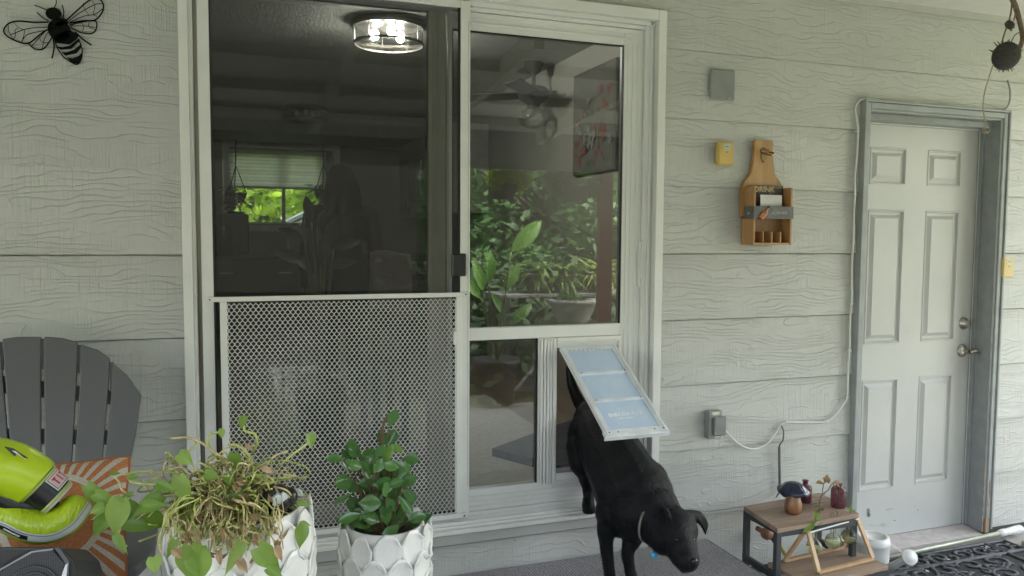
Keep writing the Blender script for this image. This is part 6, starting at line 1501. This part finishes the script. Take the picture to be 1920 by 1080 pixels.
# porch furniture mirrored in the panes (real objects standing opposite the wall)
def MR(x, y, D_): p = W(x, y, D_); p.y = -p.y; return p
tbz = MR(1080, 548, 4.15).z
pt_ = empty('plant_table', (2.95,-4.15,0), 'long slatted table of potted plants at the porch edge', 'table')
w = MB()
for k in range(5): w.box((2.35, -4.40+k*.1, tbz-.03), (4.15, -4.315+k*.1, tbz), .003)
w.build('tabletop', plain('grey_table_paint', (.18,.18,.17), .6), pt_)
for x in (2.4, 4.05):
    for y in (-4.38, -3.97): w = MB(); w.box((x, y, 0), (x+.05, y+.05, tbz-.031)); w.build('leg', iron, pt_)
fern = leaf_material('fern_leaf', [(0,(.06,.12,.02)),(1,(.18,.26,.05))], .45, .3)
def potplant(x, y, D_, s, label, m, seed, shape=0, standz=None):
    c = MR(x, y, D_); 
    if standz is not None: c.z = standz
    e = empty('potted_plant', c, label, 'potted plant', 'potted plants around the porch'); rr = random.Random(seed)
    w = MB(); w.lathe(c, [(0,0),(.09*s,0),(.13*s,.14*s),(.14*s,.17*s),(.15*s,.17*s),(.15*s,.2*s),(.12*s,.2*s),(.11*s,.17*s),(0,.17*s)], 20); w.build('pot', stone, e, True)
    w = MB(); o = c+Vector((0,0,.18*s))
    for k in range(130 if not shape else 60):
        a = rr.uniform(0, 6.28); el = rr.uniform(-.1, 1.2); d = Vector((math.cos(a)*math.cos(el), math.sin(a)*math.cos(el), math.sin(el))); L = s*rr.uniform(.16, .34)
        leaf(w, o+Vector((rr.uniform(-.06,.06)*s, rr.uniform(-.06,.06)*s, 0)), d, (0,0,1), L, L*(.16 if not shape else .4), 'lance', .9, .2, 5)
    w.build('foliage', m, e, True); return e
stone = plain('cast_stone', (.36,.34,.31), .85, var=.2, scale=20, bump=.4)
potplant(1012, 545, 4.15, .95, 'fern-like plant in a stone pot at the left end of the plant table', fern, 1, 0, tbz+.001)
potplant(1062, 545, 4.15, .9, 'bushy plant in a stone pot in the middle of the plant table', fern, 2, 0, tbz+.001)
potplant(1125, 545, 4.15, 1.0, 'yellow-green plant in a stone pot at the right end of the plant table', leaf_material('yellow_green_leaf', [(0,(.16,.22,.03)),(1,(.34,.38,.08))]), 3, 0, tbz+.001)
u = MR(1080, 600, 3.85); u.z = 0; ur = empty('stone_urn', (u.x, u.y, 0), 'pale stone pedestal urn with low green planting at the porch edge', 'urn'); uz = MR(1080, 562, 3.85).z
w = MB(); w.lathe(u, [(0,0),(.15,0),(.15,.06),(.10,.09),(.07,.2),(.07,uz-.33),(.11,uz-.27),(.19,uz-.13),(.215,uz-.05),(.24,uz-.04),(.24,uz),(.20,uz),(.19,uz-.03),(0,uz-.03)], 28); w.build('body', stone, ur, True)
v, f = crown(MB(), u+Vector((0,0,uz)), (.19,.19,.10), 700, .04, random.Random(6)); tag(mesh('urn_planting', v, f, gr1), 'mounded green planting growing in the stone urn', 'plant')
def hang(x, y, D_, label, m, s, seed):
    c = MR(x, y, D_); e = empty('hanging_basket', c, label, 'hanging basket', 'hanging baskets on the porch beam'); w = MB()
    w.lathe(c, [(0,-.10),(.09,-.09),(.13,0),(.14,.02),(.12,.02)], 18); w.build('basket', dk, e, True); w = MB()
    for k in range(3): a = k*2.1; w.tube([c+Vector((.13*math.cos(a), .13*math.sin(a), .02)), c+Vector((0,0,.28))], .003, 4)
    w.tube([c+Vector((0,0,.28)), Vector((c.x, YE-.05, 2.10))], .003, 4); w.build('chain', dk, e)
    v, f = crown(MB(), c+Vector((0,0,.05)), (.2*s,.2*s,.13*s), 1500, .06, random.Random(seed)); mesh('foliage', v, f, m, e)
hang(948, 350, 3.0, 'bright green hanging basket at the porch edge mirrored in the right pane', gr2, 1.1, 8)
hang(1085, 355, 3.0, 'feathery hanging basket near the red post', gr1, 1.3, 9)
v, f = crown(MB(), (4.3, -5.3, .12), (3.2, 1.3, .30), 9000, .12, random.Random(91)); tag(mesh('reflection_ground_cover', v, f, gr3), 'low dark green ground cover added past the plant table to darken the paving reflection', 'ground cover', kind='stuff')  # low foliage added to darken the bright paving's reflection
# bird-of-paradise type plant
bp_ = MR(935, 600, 3.75); bp_.z = 0; e = empty('paddle_leaf_plant', (bp_.x, bp_.y, 0), 'tall paddle-leaved plant in a low tub mirrored in the right pane', 'potted plant')
w = MB(); w.lathe(bp_, [(0,0),(.17,0),(.2,.35),(.22,.36),(.22,.4),(.18,.4),(0,.37)], 24); w.build('pot', dk, e, True)
w = MB(); ws = MB()
for x, y, dx, dz, L in ((995,440,.75,.75,.42),(905,520,-.2,.9,.30),(925,500,.1,1,.30),(965,520,.5,.8,.3),(890,540,-.6,.7,.3),(985,590,.7,.6,.28),(945,580,-.3,.6,.25)):
    p = MR(x, y, 3.75+rr.uniform(-.1,.15))-Vector((dx,0,dz))*L*.5; leaf(w, p, (dx, rr.uniform(-.1,.1), dz), (.1,.8,.3), L, L*.36, 'ell', .2, .3, 8); ws.tube(spline([bp_+Vector((0,0,.38)), bp_.lerp(p, .55)+Vector((0,0,.12)), p]), .008, 6)
w.build('leaves', leaf_material('paddle_leaf', [(0,(.08,.20,.03)),(1,(.18,.34,.07))], .3, .35, 6), e, True); ws.build('stems', sm1, e, True)
rl = empty('porch_railing', (0,-3.5,0), 'grey porch railing with dark upright bars', 'railing')
w = MB(); w.box((-1.36,-3.55,.92),(1.6,-3.49,.98),.003); w.box((-1.36,-3.54,.10),(1.6,-3.50,.15),.003); w.build('rail', plain('grey_rail_paint', (.33,.34,.33), .5), rl)
w = MB()
for k in range(24): w.box((-1.3+k*.12,-3.53,.1505),(-1.28+k*.12,-3.51,.9195))
w.build('baluster', iron, rl); rl.children[-1]['kind'] = 'stuff' if False else ''
if 'kind' in rl.children[-1]: del rl.children[-1]['kind']

# ------------------------------------------------------------ sky, sun, exposure
wd_ = bpy.data.worlds.new('World'); scene.world = wd_; wd_.use_nodes = True; nt = wd_.node_tree
for n in list(nt.nodes): nt.nodes.remove(n)
SUN_EL, SUN_AZ = 52, 48     # azimuth measured from +Y towards +X
sk_ = nt.nodes.new('ShaderNodeTexSky'); sk_.sky_type = 'NISHITA'; sk_.sun_disc = False; sk_.sun_elevation = R(SUN_EL); sk_.sun_rotation = R(SUN_AZ); sk_.dust_density = 4; sk_.air_density = 1.5; sk_.ozone_density = .6
bg = nt.nodes.new('ShaderNodeBackground'); bg.inputs[1].default_value = .15; ow = nt.nodes.new('ShaderNodeOutputWorld')
hs_ = nt.nodes.new('ShaderNodeHueSaturation'); hs_.inputs['Saturation'].default_value = .55
nt.links.new(sk_.outputs[0], hs_.inputs['Color']); nt.links.new(hs_.outputs[0], bg.inputs[0]); nt.links.new(bg.outputs[0], ow.inputs[0])
sl_ = bpy.data.lights.new('sun', 'SUN'); sl_.energy = 2.2; sl_.angle = R(25); sl_.color = (1,.97,.92); so = bpy.data.objects.new('sun', sl_); col.objects.link(so)
d = Vector((math.sin(R(SUN_AZ))*math.cos(R(SUN_EL)), math.cos(R(SUN_AZ))*math.cos(R(SUN_EL)), math.sin(R(SUN_EL))))
so.rotation_euler = d.to_track_quat('Z', 'Y').to_euler(); so.location = (0,0,12)
vs_ = scene.view_settings; vs_.view_transform = 'Standard'; vs_.look = 'None'; vs_.exposure = 3.28; vs_.gamma = 1; vs_.use_curve_mapping = False
c = scene.cycles; c.use_denoising = True
try: c.denoiser = 'OPENIMAGEDENOISE'
except Exception: pass
c.max_bounces = 10; c.diffuse_bounces = 4; c.glossy_bounces = 5; c.transparent_max_bounces = 24; c.transmission_bounces = 6; c.caustics_reflective = False; c.caustics_refractive = False; c.sample_clamp_indirect = 8
